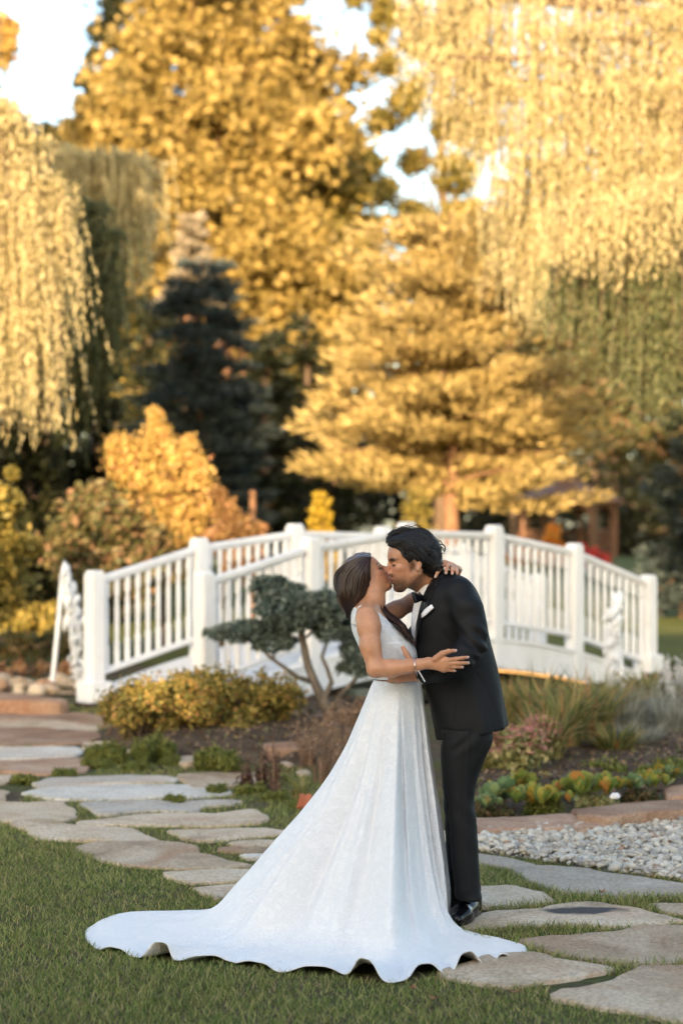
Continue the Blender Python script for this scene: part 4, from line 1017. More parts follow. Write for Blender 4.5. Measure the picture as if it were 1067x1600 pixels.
# sedum with pink flower heads beside the groom
def sedum(px, py, w_, label, seed):
    p = G(px, py); s = p.y/F; rs = np.random.RandomState(seed); root = empty("stonecrop", p, label, "flower", "pink stonecrops beside the groom")
    m = MB(); leaves = []; heads = []
    for k in range(46):
        a = rs.rand()*6.283; r = w_*s*math.sqrt(rs.rand()); e = p+Vector((r*math.cos(a), r*math.sin(a), (88-22*(r/(w_*s))**2)*s*rs.uniform(.75, 1.1))); b_ = p+Vector((r*.4*math.cos(a), r*.4*math.sin(a), 0))
        m.tube([b_, b_.lerp(e, .6), e], [.004, .0035, .003], 5, False); heads.append(np.array(e))
        for f in np.linspace(.15, .95, 10): leaves += [np.array(b_.lerp(e, f))+rs.normal(size=3)*.016 for _ in range(5)]
    m.build("stems", M['lf_sedum'], root); leaf_obj("leaves", np.array(leaves), rs.uniform(.022, .04, len(leaves)), M['lf_sedum'], root, rs=rs, aspect=1.6)
    q = np.repeat(np.array(heads), 34, 0); q = q+rs.normal(size=q.shape)*np.array([.026, .026, .006]); leaf_obj("flower_heads", q, .013, M['fl_pink'], root, rs=rs, aspect=1.1)
sedum(803, 1225, 50, "pink-headed stonecrop close behind the groom's knee", 161); sedum(765, 1222, 36, "second pink stonecrop, partly hidden by the groom's leg", 162); sedum(845, 1212, 28, "small stonecrop with few pink heads at the foot of the strap leaves", 163)
# rosettes of broad leaves along the edging
def rosette(px, py, rpx, mat, label, seed, n=30):
    rpx *= 1.75; p = G(px, py, .06); s = p.y/F; rs = np.random.RandomState(seed); root = empty("leafy_rosette", p, label, "plant", "fleshy rosettes along the stone edging"); me = None
    m0 = MB(); NS, NW = 6, 2; R_ = rpx*s
    vs = []
    for i in range(NS+1):
        t = i/NS; w_ = [.14,.22,.34,.46,.52,.44,.16][i]
        for j in (-1, 0, 1): vs.append(Vector((t, j*w_*.5, .07*abs(j)+.30*t*t*.6)))
    m0.add(vs, [(i*3+j, i*3+j+1, i*3+3+j+1, i*3+3+j) for i in range(NS) for j in (0, 1)])
    me = m0.mesh("leaf", True); me.materials.append(mat)
    for hd in range(6):          # one plant carries several crowded heads
        ox, oy = (0, 0) if hd == 0 else (R_*rs.uniform(.45, .75)*math.cos(hd*1.26+seed), R_*rs.uniform(.4, .7)*math.sin(hd*1.26+seed)); hs = 1.15 if hd == 0 else rs.uniform(.7, 1.0)
        for k in range(n if hd == 0 else 22):
            f = k/n; a = k*2.39996+rs.normal()*.2; el = math.radians(82-64*f**1.2+rs.normal()*10); L = R_*hs*(.28+.30*f)*rs.uniform(.85, 1.15)
            o = bpy.data.objects.new("leaf", me); C.objects.link(o); o.parent = root; o.location = (ox, oy, .02+.05*(1-f)*hs)
            o.rotation_euler = (rs.normal()*.25, -el, a); o.scale = (L, L*1.1, L)
    return root
def leaf_objmat(name, stops):
    m = NT(name); oi = m.t.nodes.new("ShaderNodeObjectInfo"); c = m.ramp(oi.outputs["Random"], stops)
    m.l(c, m.bsdf.inputs["Base Color"]); m.bsdf.inputs["Roughness"].default_value = .42; m.bsdf.inputs["Specular IOR Level"].default_value = .35
    tr = m.t.nodes.new("ShaderNodeBsdfTranslucent"); m.l(c, tr.inputs[0]); mx = m.t.nodes.new("ShaderNodeMixShader"); mx.inputs[0].default_value = .2
    m.l(m.bsdf.outputs[0], mx.inputs[1]); m.l(tr.outputs[0], mx.inputs[2]); m.l(mx.outputs[0], m.out.inputs[0]); return m.m
M['ros_blue'] = leaf_objmat("rosette_blue_green", [(0, (.10,.17,.08)), (.5, (.17,.25,.12)), (.8, (.24,.3,.12)), (.93, (.4,.3,.06)), (1, (.42,.2,.08))])
M['ros_yellow'] = leaf_objmat("rosette_yellow_green", [(0, (.12,.18,.04)), (.5, (.23,.27,.06)), (.8, (.34,.3,.06)), (.92, (.4,.26,.05)), (1, (.42,.16,.06))])
for i, (px, py, r, mk, lab) in enumerate([
    (785,1258,34,'ros_blue',"blue-green fleshy rosette nearest the groom's leg"),(832,1262,30,'ros_yellow',"yellow-green rosette second from the groom"),(862,1262,24,'ros_yellow',"small rosette at the end of the first edging stone"),(905,1250,36,'ros_yellow',"largest yellow-green rosette in the middle of the row"),(945,1242,26,'ros_yellow',"yellow-green rosette above the white pebble"),
    (815,1236,24,'ros_yellow',"rosette with orange leaves behind the front row"),(985,1240,22,'ros_blue',"small green rosette right of the white pebble"),(1015,1236,24,'ros_yellow',"yellow-green rosette at the right end of the row"),(760,1268,18,'ros_blue',"small rosette half hidden by the groom's trousers"),(1050,1222,18,'ros_blue',"dark green rosette at the right edge behind the edging")]):
    rosette(px, py, r, M[mk], lab, 170+i)
p = G(960, 1249, .1); tag(rock("white_pebble", (p.x, p.y, p.z+.02), (.03, .025, .02), M['shirt'] if 'shirt' in M else M['white_paint'], None, 5), "single round white pebble lying between the rosettes on the edging", "pebble")
leafy("low_sedum", "dark blue-green creeping plant between strap leaves and edging at right", "plant", cl([(1030,1205,14),(1055,1200,16),(1005,1212,12),(1070,1210,14),(960,1205,12),(930,1200,12)], .15, 9), 13.6, M['lf_moss'], .02, 90, 8, None, 190, 1.5, .6, False)
leafy("yellow_bloom", "two yellow blooms low at the right edge", "flower", [(1030,1204,6,0),(1038,1211,6,.02)], 13.3, M['lf_yellow'], .02, 30, 5, None, 191, 1.2, .8, False)
# left of the bride : dry brown stalks, red stems, strap tuft
for i, (px, py, h, n, mat, lab) in enumerate([(408,1235,105,16,'st_brown',"dark dead stalk cluster left of the bride, left stem"),(428,1238,112,20,'st_brown',"dark dead stalk cluster left of the bride, right stem"),(385,1235,70,26,'st_brown',"low reddish-brown dead plant beside the dark stalks")]):
    root, tp, s = clump_ribbons("dry_stalk", lab, "plant", px, py, n, h, 12, 4.5, M[mat], "dry stalks left of the bride", 200+i, .05, .03)
    rs = np.random.RandomState(i); k = 240; f = rs.rand(k, 1)**1.3; src = rs.randint(0, len(tp), k); b = np.array(root.location); q = b+(tp[src]-b)*(f*.65)+rs.normal(size=(k, 3))*np.array([.022, .022, .01]); leaf_obj("dry_leaves", q, .018, M[mat], root, rs=rs, aspect=1.6)
for i, (px, py, h, lab) in enumerate([(505,1225,105,"reddish seed-head stems close to the bride's skirt, left group"),(535,1210,105,"reddish seed-head stems touching the bride's skirt"),(480,1200,80,"short reddish stems behind the strap tuft")]):
    root, tp, s = clump_ribbons("red_stem_plant", lab, "plant", px, py, 34, h, 34, 3.5, M['st_red'], "red-stemmed plants by the skirt", 210+i, .05, .05)
    rs = np.random.RandomState(30+i); q = np.repeat(tp, 22, 0); q = q+rs.normal(size=q.shape)*np.array([.012, .012, .035]); leaf_obj("seed_heads", q, .014, M['st_red'], root, rs=rs, aspect=1.3)["kind"] = "stuff"
clump_ribbons("strap_tuft", "small arching yellow-green tuft at the edge of the skirt", "plant", 470, 1258, 46, 62, 46, 4.5, M['lf_iris'], None, 220, .3, .04)
p = G(478, 1262, .03); m = MB(); sh = []
for i in range(7):
    for j in range(5):
        a = -.9+1.8*i/6; sh.append(p+Vector((.075*math.sin(a)*(1-.1*j), .03*math.cos(a), .022*j-.01+.006*math.sin(i*1.7)*(j == 4))))
m.add(sh, [(i*5+j, i*5+j+1, (i+1)*5+j+1, (i+1)*5+j) for i in range(6) for j in range(4)])
terr = mat_noise("terracotta", [(.3, (.3,.09,.05)), (.7, (.42,.15,.09))], 9, .8, .3, 40, .01)
o = m.build("terracotta_shard", terr, None, True); tag(o, "curved broken terracotta shard lying at the left edge of the skirt", "shard"); md_ = o.modifiers.new("t", 'SOLIDIFY'); md_.thickness = .009
leafy("red_groundcover", "dark red low plant behind the skirt and under the dwarf pine", "plant", cl([(545,1120,12),(565,1112,14),(520,1124,10),(580,1105,14)], .1, 5), 16.0, M['st_red'], .022, 70, 7, None, 230, 1.4, .7, False)
for i, (px, py, h) in enumerate([(290,1075,70),(235,1090,60),(420,1060,50),(330,1065,40)]):
    clump_ribbons("bare_twig", ["bare twigs standing above the middle of the wide barberry", "bare twigs above the small barberry", "bare twigs at the right end of the wide barberry", "short bare twigs above the wide barberry"][i], "plant", px, py+60, 7, h+60, 26, 2.2, M['st_brown'], "bare twigs above the barberries", 240+i, .05, .05)
# brown leaf litter on the beds (nobody could count it)
def litter(poly, n, seed):
    P_ = [(G(x, y).x, G(x, y).y) for x, y in poly]; rs = np.random.RandomState(seed); x = rs.uniform(min(p[0] for p in P_), max(p[0] for p in P_), n); y = rs.uniform(min(p[1] for p in P_), max(p[1] for p in P_), n)
    k = in_poly(x, y, P_); x, y = x[k], y[k]; z = []
    for a, b in zip(x, y):
        h_ = scn.ray_cast(dg, (a, b, 1.2), (0, 0, -1)); z.append(h_[1].z if h_[0] and h_[1].z < .9 and h_[4].name.split('.')[0] in ('planting_bed_soil', 'ground') else -9)
    z = np.array(z); k = z > -5; V_ = np.stack([x[k], y[k], z[k]+.006], 1)
    o = leaf_obj("leaf_litter", V_, rs.uniform(.016, .04, len(V_)), M['litter'], None, aspect=1.5, axis=None, jitter=1.0, rs=rs, nrm=np.tile([0, 0, 2.2], (len(V_), 1))); tag(o, kind='stuff')
lm('litter', [(0, (.06,.035,.02)), (.4, (.15,.095,.055)), (.7, (.26,.17,.1)), (.85, (.1,.12,.04)), (1, (.34,.2,.1))], trans=.1)
dg = bpy.context.evaluated_depsgraph_get(); dg.update()
litter([(150,1165),(180,1120),(330,1095),(560,1090),(640,1110),(600,1180),(520,1230),(400,1200),(250,1185)], 5200, 1)
litter([(700,1275),(690,1180),(760,1110),(900,1085),(1080,1080),(1150,1120),(1150,1235),(1000,1245),(880,1258),(780,1275)], 6500, 2)
for i, (px, py) in enumerate([(800,1228),(850,1232),(890,1222),(940,1222),(985,1212),(1030,1188),(1060,1190),(870,1215),(915,1205),(760,1240),(1000,1200),(775,1277),(850,1273),(930,1264),(1000,1256)]):
    rr = random.Random(i+60); p = G(px, py)
    leafy("ground_cover", "low leafy ground cover " + ["just behind the first rosettes", "behind the second rosette", "behind the largest rosette", "behind the row between strap leaves and pebble", "behind the small green rosette", "under the silvery tufts", "at the right edge under the silvery tufts", "at the foot of the large strap-leaf clump", "under the middle strap leaves", "beside the groom's trouser leg", "between silvery tufts and rosettes", "at the left end of the first edging stone", "along the back of the first edging stone", "behind the joint of the two edging stones", "right of the white pebble along the edging"][i], "plant", [(px+rr.uniform(-22, 22), py-8+rr.uniform(-4, 4), rr.uniform(8, 13), rr.uniform(-.1, .1)) for _ in range(6)], p.y, M[['lf_moss', 'lf_sedum', 'lf_olive'][i % 3]], .016, 60, 7, "ground cover in the right bed", 300+i, 1.6, .7, False)
# a few fallen leaves on the lawn and path
for i, (px, py) in enumerate([(803,1552),(645,1546),(677,1562),(940,1395)]):
    p = G(px, py, .035); m = MB(); a = i*1.3
    L_, W_ = .02, .011; pts = []
    for t in np.linspace(0, 1, 6):
        w_ = W_*math.sin(math.pi*t)**.8+.0005
        for q in (-1, 0, 1): pts.append(p+Vector(((t-.5)*2*L_*math.cos(a)-q*w_*math.sin(a), (t-.5)*2*L_*math.sin(a)+q*w_*math.cos(a), .006*abs(q)+.012*(t-.5)**2*4)))
    m.add(pts, [(k*3+j, k*3+j+1, k*3+4+j, k*3+3+j) for k in range(5) for j in (0, 1)])
    lab = ["fallen orange leaf on the grass below the right end of the train", "fallen leaf on the grass just under the hem of the train", "fallen leaf on the grass a little below the hem of the train", "fallen leaf on the strip of grass right of the groom's shoes"][i]
    tag(m.build("fallen_leaf", M['fl_salmon'], None, True), lab, "leaf", "fallen leaves on the ground")
# ================================================================== SIGNED-DISTANCE MODELLING
def nrm3(v): v = np.asarray(v, float); return v/np.linalg.norm(v)
class Field:
    def __init__(s, lo, hi, h):
        s.h = h; s.lo = np.asarray(lo, float); s.n = np.ceil((np.asarray(hi, float)-s.lo)/h).astype(int)+1
        s.f = np.full(s.n, 1.0, np.float32); s.ax = [s.lo[i]+h*np.arange(s.n[i]) for i in range(3)]
    def block(s, lo, hi):
        a = np.clip(np.floor((np.asarray(lo)-s.lo)/s.h).astype(int), 0, s.n); b = np.clip(np.ceil((np.asarray(hi)-s.lo)/s.h).astype(int)+1, 0, s.n)
        sl = tuple(slice(i, j) for i, j in zip(a, b))
        X = s.ax[0][sl[0]][:, None, None]; Y = s.ax[1][sl[1]][None, :, None]; Z = s.ax[2][sl[2]][None, None, :]
        return sl, X, Y, Z
    def join(s, sl, d, k, op='add'):
        f = s.f[sl]
        if f.size == 0: return
        if op == 'add':
            if k > 0:
                h = np.maximum(k-np.abs(f-d), 0)/k; s.f[sl] = np.minimum(f, d)-h*h*k*.25
            else: s.f[sl] = np.minimum(f, d)
        else:
            d = -d
            if k > 0:
                h = np.maximum(k-np.abs(f-d), 0)/k; s.f[sl] = np.maximum(f, d)+h*h*k*.25
            else: s.f[sl] = np.maximum(f, d)
    def ell(s, c, r, Rm=None, k=.02, op='add'):
        c = np.asarray(c, float); r = np.asarray(r, float); mr = r.max()+k+2*s.h
        sl, X, Y, Z = s.block(c-mr, c+mr)
        px, py, pz = X-c[0], Y-c[1], Z-c[2]
        if Rm is None: u, v, w_ = px, py, pz
        else:
            Rm = np.asarray(Rm, float)
            u = Rm[0, 0]*px+Rm[0, 1]*py+Rm[0, 2]*pz; v = Rm[1, 0]*px+Rm[1, 1]*py+Rm[1, 2]*pz; w_ = Rm[2, 0]*px+Rm[2, 1]*py+Rm[2, 2]*pz
        k0 = np.sqrt((u/r[0])**2+(v/r[1])**2+(w_/r[2])**2); k1 = np.sqrt((u/r[0]**2)**2+(v/r[1]**2)**2+(w_/r[2]**2)**2)+1e-9
        s.join(sl, (k0*(k0-1)/k1).astype(np.float32), k, op)
    def cone(s, a, b, ra, rb, k=.02, op='add', flat=None):
        """tapered capsule; flat=(normal, factor) squeezes it along the normal"""
        a = np.asarray(a, float); b = np.asarray(b, float); m = max(ra, rb)*(1.0)+k+2*s.h
        sl, X, Y, Z = s.block(np.minimum(a, b)-m, np.maximum(a, b)+m)
        ab = b-a; L = ab@ab+1e-12
        px, py, pz = X-a[0], Y-a[1], Z-a[2]
        t = np.clip((px*ab[0]+py*ab[1]+pz*ab[2])/L, 0, 1)
        qx, qy, qz = px-t*ab[0], py-t*ab[1], pz-t*ab[2]
        sc = 1.0
        if flat is not None:
            n, fac = nrm3(flat[0]), flat[1]; dn = (qx*n[0]+qy*n[1]+qz*n[2])*(1/fac-1)
            qx, qy, qz = qx+dn*n[0], qy+dn*n[1], qz+dn*n[2]; sc = .5+.5*fac
        s.join(sl, ((np.sqrt(qx*qx+qy*qy+qz*qz)-(ra+(rb-ra)*t))*sc).astype(np.float32), k, op)
    def chain(s, pts, rad, k=.02, **kw):
        for i in range(len(pts)-1): s.cone(pts[i], pts[i+1], rad[i], rad[i+1], k, **kw)
    def loft(s, rows, k=.02, p=2.3, grow=0.0, op='add'):
        """rows: (z, xl, xr, yc, yh) horizontal super-ellipse sections"""
        rows = sorted(rows); Zr = np.array([r[0] for r in rows])
        lo = (min(r[1] for r in rows)-.06, min(r[3]-r[4] for r in rows)-.06, Zr[0]-.05); hi = (max(r[2] for r in rows)+.06, max(r[3]+r[4] for r in rows)+.06, Zr[-1]+.05)
        sl, X, Y, Z = s.block(lo, hi); z = Z.ravel()
        it = lambda q: smooth_interp(z, Zr, np.array([r[q] for r in rows]))
        xl, xr, yc, yh = it(1), it(2), it(3), it(4)
        cx, rx = (xl+xr)/2, np.maximum((xr-xl)/2+grow, .004); yh = np.maximum(yh+grow, .004)
        e = (np.abs((X-cx)/rx)**p+np.abs((Y-yc)/yh)**p)**(1/p)
        d = (e-1)*np.minimum(rx, yh)*np.ones_like(X)
        d = np.maximum(d, np.maximum(Zr[0]-Z, Z-Zr[-1]))
        s.join(sl, d.astype(np.float32), k, op)
    def plane_cut(s, c, n, k=.004):
        """remove everything on the +n side"""
        n = nrm3(n); X = s.ax[0][:, None, None]; Y = s.ax[1][None, :, None]; Z = s.ax[2][None, None, :]
        d = ((X-c[0])*n[0]+(Y-c[1])*n[1]+(Z-c[2])*n[2]).astype(np.float32)
        h = np.maximum(k-np.abs(s.f-d), 0)/k; s.f = np.maximum(s.f, d)+h*h*k*.25
    def mesh(s, name):
        """naive surface nets"""
        f = s.f; n = np.array(f.shape)
        sg = f < 0
        cs = np.zeros(n-1, np.uint8)
        for i in (0, 1):
            for j in (0, 1):
                for k in (0, 1): cs += sg[i:n[0]-1+i, j:n[1]-1+j, k:n[2]-1+k]
        act = (cs > 0) & (cs < 8); idx = np.argwhere(act); vid = np.full(act.shape, -1, np.int64); vid[act] = np.arange(len(idx))
        cor = np.array([[i, j, k] for i in (0, 1) for j in (0, 1) for k in (0, 1)])
        val = np.stack([f[idx[:, 0]+c[0], idx[:, 1]+c[1], idx[:, 2]+c[2]] for c in cor], 1)
        acc = np.zeros((len(idx), 3)); cnt = np.zeros(len(idx))
        for a in range(8):
            for b in range(a+1, 8):
                if np.abs(cor[a]-cor[b]).sum() != 1: continue
                va, vb = val[:, a], val[:, b]; m = (va < 0) != (vb < 0)
                t = va[m]/(va[m]-vb[m]); acc[m] += cor[a]+(cor[b]-cor[a])*t[:, None]; cnt[m] += 1
        V = s.lo+s.h*(idx+acc/cnt[:, None]); Q = []
        for ax in range(3):
            o = [0, 1, 2]; o.remove(ax); b_, c_ = o
            A = [slice(None)]*3; B = [slice(None)]*3; A[ax] = slice(0, n[ax]-1); B[ax] = slice(1, n[ax])
            ch = sg[tuple(A)] != sg[tuple(B)]
            e = np.argwhere(ch); e = e[(e[:, b_] > 0) & (e[:, c_] > 0) & (e[:, b_] < n[b_]-1) & (e[:, c_] < n[c_]-1)]
            if not len(e): continue
            def cell(db, dc):
                q = e.copy(); q[:, b_] += db; q[:, c_] += dc; return vid[q[:, 0], q[:, 1], q[:, 2]]
            q = np.stack([cell(-1, -1), cell(0, -1), cell(0, 0), cell(-1, 0)], 1)
            ins = sg[tuple(A)][tuple(e.T)]
            if ax == 1: ins = ~ins
            q[~ins] = q[~ins][:, ::-1]; Q.append(q)
        return mesh_np(name, V, np.concatenate(Q), True)

def smooth_interp(x, xs_, ys_):
    """monotone-ish cubic (Catmull-Rom) interpolation"""
    xs_ = np.asarray(xs_, float); ys_ = np.asarray(ys_, float)
    m = np.gradient(ys_, xs_) if len(xs_) > 2 else np.full(len(xs_), (ys_[-1]-ys_[0])/(xs_[-1]-xs_[0]))
    xc = np.clip(x, xs_[0], xs_[-1]); i = np.clip(np.searchsorted(xs_, xc)-1, 0, len(xs_)-2)
    h = xs_[i+1]-xs_[i]; t = (xc-xs_[i])/h
    return (2*t**3-3*t**2+1)*ys_[i]+(t**3-2*t**2+t)*h*m[i]+(-2*t**3+3*t**2)*ys_[i+1]+(t**3-t**2)*h*m[i+1]

def get_co(me):
    c = np.empty(len(me.vertices)*3, np.float32); me.vertices.foreach_get("co", c); return c.reshape(-1, 3).astype(float)
def get_no(me):
    c = np.empty(len(me.vertices)*3, np.float32); me.vertices.foreach_get("normal", c); return c.reshape(-1, 3).astype(float)
def wrinkle(me, fn):
    """move vertices along their normals by fn(co)"""
    co = get_co(me); no = get_no(me); d = fn(co); me.vertices.foreach_set("co", (co+no*d[:, None]).astype(np.float32).ravel()); me.update()
_g3 = NR.rand(32, 32, 32)
def noise3(p):
    p = p+50.; i = np.floor(p).astype(int); f = p-i; f = f*f*(3-2*f); r = 0
    for a in (0, 1):
        for b in (0, 1):
            for c in (0, 1):
                r = r+_g3[(i[:, 0]+a) % 32, (i[:, 1]+b) % 32, (i[:, 2]+c) % 32]*(f[:, 0] if a else 1-f[:, 0])*(f[:, 1] if b else 1-f[:, 1])*(f[:, 2] if c else 1-f[:, 2])
    return r-.5

# point given by photograph pixel and depth offset from the couple's plane (9 m)
def D(px, py, dy=0.0): return np.array(W(px, py, 9.0+dy))
# pixel inside the 3.334x close-up of the couple
def K(cx, cy, dy=0.0): return D(500+cx/3.334375, 800+cy/3.334375, dy)
def rowz(rows, dyc=0.0):
    out = []
    for y, xl, xr, yc, yh in rows:
        a, b = D(xl, y, yc), D(xr, y, yc); out.append((a[2], a[0], b[0], 9.0+yc, yh))
    return out

def head(f, o, u, v, s, k=.012, woman=False):
    """u = facing direction, v = towards the camera-side ear, w = up; o = centre of the head between the ears"""
    u = nrm3(u); v = np.asarray(v, float); v = nrm3(v-u*(u@v)); w_ = np.cross(u, v)
    if w_[2] < 0: w_ = -w_
    Rm = np.stack([u, v, w_]); P = lambda a, b, c: o+s*(a*u+b*v+c*w_)
    E = lambda a, b, c, r, kk=k, op='add': f.ell(P(a, b, c), np.array(r)*s, Rm, kk, op)
    Cn = lambda p, q, ra, rb, kk=k, op='add': f.cone(P(*p), P(*q), ra*s, rb*s, kk, op)
    E(-.012, 0, .03, (.100, .076, .088)); E(.045, 0, .035, (.052, .062, .062), .02)
    E(.035, 0, -.03, (.060, .058, .070), .02); E(.052, 0, -.058, (.042, .043, .042), .02)
    cw = .016 if woman else .019
    Cn((.070, -.010, -.098), (.070, .010, -.098), cw, cw, .018)
    for q in (-1, 1):
        Cn((-.008, q*.056, -.045), (.058, q*.022, -.098), .017, .015, .02)
        E(.060, q*.040, -.018, (.022, .020, .018), .015)
        E(.088, q*.030, .006, (.014, .019, .010), .012, 'sub')          # eye socket
        E(.074, q*.030, .003, (.015, .016, .012), .004)                 # closed lid
        Cn((.089, q*.014, .020), (.078, q*.048, .019), .0062, .0045, .01)  # brow ridge
        E(.100, q*.012, -.034, (.010, .0085, .008), .006)               # nostril wing
        if woman: continue      # her ears are under the hair
        E(-.008, q*.076, -.004, (.018, .008, .031), .006); E(-.004, q*.084, -.002, (.010, .006, .019), .004, 'sub'); E(-.004, q*.080, -.030, (.010, .007, .011), .004)
    Cn((.086, 0, .016), (.114, 0, -.026), .0075, .0095, .012); E(.113, 0, -.029, (.010, .010, .009), .006)
    E(.092, 0, -.060, (.013, .024, .0070), .005); E(.089, 0, -.071, (.012, .020, .0075), .005)
    E(.098, 0, -.0655, (.008, .026, .0018), .002, 'sub')
    return P

def hand(f, wrist, knuckles, tips, bend, rad, palm_n, k=.006, thumb=None, palm_r=.016, thick=.62):
    """palm from the wrist to four knuckles, fingers knuckle -> mid joint -> tip; bend pushes the mid joints out"""
    kn = [np.asarray(p) for p in knuckles]; pn = nrm3(palm_n)
    for q in kn: f.cone(wrist, q, palm_r*1.05, palm_r*.82, .012, flat=(pn, thick))
    for a, b in zip(kn[:-1], kn[1:]): f.cone(a, b, palm_r*.72, palm_r*.72, .008, flat=(pn, .75))
    for q, t, bd, r in zip(kn, tips, bend, rad):
        t = np.asarray(t); m1 = q+(t-q)*.45+pn*bd; m2 = q+(t-q)*.76+pn*bd*.75
        f.chain([q, m1, m2, t], [r*1.08, r, r*.92, r*.76], .0035)
    if thumb is not None: f.chain(*thumb, .006)

# ------------------------------------------------------------------ skin, hair, cloth
def m_skin(name, base, red, rough=.36):
    m = NT(name); a = m.t.nodes.new("ShaderNodeVertexColor"); a.layer_name = "col"
    n1 = m.ramp(m.noise(m.pos(), 22, 5, .6), [(.3, (.82,.76,.73)), (.7, (1.1,1.07,1.05))])
    m.l(m.mix(1.0, a.outputs[0], n1, 'MULTIPLY'), m.bsdf.inputs["Base Color"])
    m.bsdf.inputs["Roughness"].default_value = rough; m.bsdf.inputs["Specular IOR Level"].default_value = .35
    m.bsdf.inputs["Subsurface Weight"].default_value = .12; m.bsdf.inputs["Subsurface Radius"].default_value = (.9, .35, .2); m.bsdf.inputs["Subsurface Scale"].default_value = .008
    m.l(m.bump(m.noise(m.pos(), 260, 3, .6), .12, .001), m.bsdf.inputs["Normal"])
    return m.m
M['skin'] = m_skin("skin", None, None)
def m_hair(name, a, b, rough=.35):
    m = NT(name); g = m.t.nodes.new("ShaderNodeNewGeometry")
    m.l(m.ramp(g.outputs["Random Per Island"], [(0, a), (1, b)]), m.bsdf.inputs["Base Color"])
    m.bsdf.inputs["Roughness"].default_value = rough; m.bsdf.inputs["Specular IOR Level"].default_value = .45
    return m.m
M['hair_brown'] = m_hair("hair_brown", (.006,.003,.0025), (.06,.029,.02), .36)
M['hair_black'] = m_hair("hair_black", (.002,.0018,.0018), (.018,.0155,.015), .42)
def m_dress():
    m = NT("dress_jacquard"); p = m.pos((1, 1, 1))
    w1 = m.noise(p, 17, 3, .5, 2.6); w2 = m.noise(p, 60, 4, .6, 1.2)
    vein = m.ramp(w1, [(.42, (0,0,0)), (.48, (1,1,1)), (.52, (1,1,1)), (.58, (0,0,0))])
    c = m.mix(vein, (.73,.74,.76), (.695,.705,.73))
    m.l(c, m.bsdf.inputs["Base Color"]); m.bsdf.inputs["Roughness"].default_value = .5
    m.bsdf.inputs["Specular IOR Level"].default_value = .3; m.bsdf.inputs["Sheen Weight"].default_value = .25
    b = m.bump(vein, .45, .004); m.l(m.bump(w2, .4, .003, b), m.bsdf.inputs["Normal"])
    return m.m
M['dress'] = m_dress()
def m_suit(name, col, rough, bump=.15):
    m = NT(name); p = m.pos()
    m.l(m.ramp(m.noise(p, 8, 4, .6), [(.3, tuple(x*.8 for x in col)), (.7, tuple(x*1.2 for x in col))]), m.bsdf.inputs["Base Color"])
    m.bsdf.inputs["Roughness"].default_value = rough; m.bsdf.inputs["Specular IOR Level"].default_value = .3; m.bsdf.inputs["Sheen Weight"].default_value = .0
    b = m.bump(m.noise(p, 9, 3, .5), .35, .012); m.l(m.bump(m.noise(p, 420, 2, .5), bump, .001, b), m.bsdf.inputs["Normal"])
    return m.m
M['suit'] = m_suit("suit_wool", (.0028,.0032,.0045), .68)
M['satin'] = m_suit("satin", (.007,.007,.009), .33, .02)
M['patent'] = m_suit("patent_leather", (.005,.005,.007), .06, 0)
M['shirt'] = m_suit("shirt_cotton", (.78,.78,.8), .7)
def strands(name, paths, rad, mat, parent, n=3):
    m_v = []; m_f = []; o = 0
    ang = np.arange(n)*2*np.pi/n
    for p, r in zip(paths, rad):
        p = np.asarray(p); k = len(p); t = np.gradient(p, axis=0); t /= np.linalg.norm(t, axis=1)[:, None]+1e-9
        a = np.cross(t, [.2, .9, .3]); a /= np.linalg.norm(a, axis=1)[:, None]+1e-9; b = np.cross(t, a)
        rr = r*np.clip(np.minimum(np.linspace(.5, 5, k), np.linspace(5, .15, k)), 0, 1)
        V = p[:, None, :]+(a[:, None, :]*np.cos(ang)[None, :, None]+b[:, None, :]*np.sin(ang)[None, :, None])*rr[:, None, None]
        i = np.arange(k-1)[:, None]*n; j = np.arange(n)[None, :]; j2 = (j+1) % n
        Q = np.stack([i+j, i+j2, i+n+j2, i+n+j], -1).reshape(-1, 4)+o
        m_v.append(V.reshape(-1, 3)); m_f.append(Q); o += k*n
    return link(name, mesh_np(name, np.concatenate(m_v), np.concatenate(m_f), True), mat, parent)
def curve_px(c, n):
    """resample a list of close-up pixels to n points"""
    c = np.asarray(c, float); s = np.concatenate([[0], np.cumsum(np.linalg.norm(np.diff(c, axis=0), axis=1))]); s /= s[-1]; t = np.linspace(0, 1, n)
    return np.stack([smooth_interp(t, s, c[:, i]) for i in range(c.shape[1])], 1)
def bvh_of(o):
    me = o.data; mw_ = o.matrix_basis.copy()
    if o.parent: mw_ = o.parent.matrix_basis @ mw_
    return BVHTree.FromPolygons([mw_ @ v.co for v in me.vertices], [p.vertices[:] for p in me.polygons])
EYE = Vector((0, 0, CAMZ))
def on_surf(bvh, px, py, off=.003, dflt=0.0):
    d = (W(px, py, 9.0)-EYE).normalized(); h = bvh.ray_cast(EYE, d)
    if h[0] is None: return Vector(D(px, py, dflt))
    return h[0]-d*off
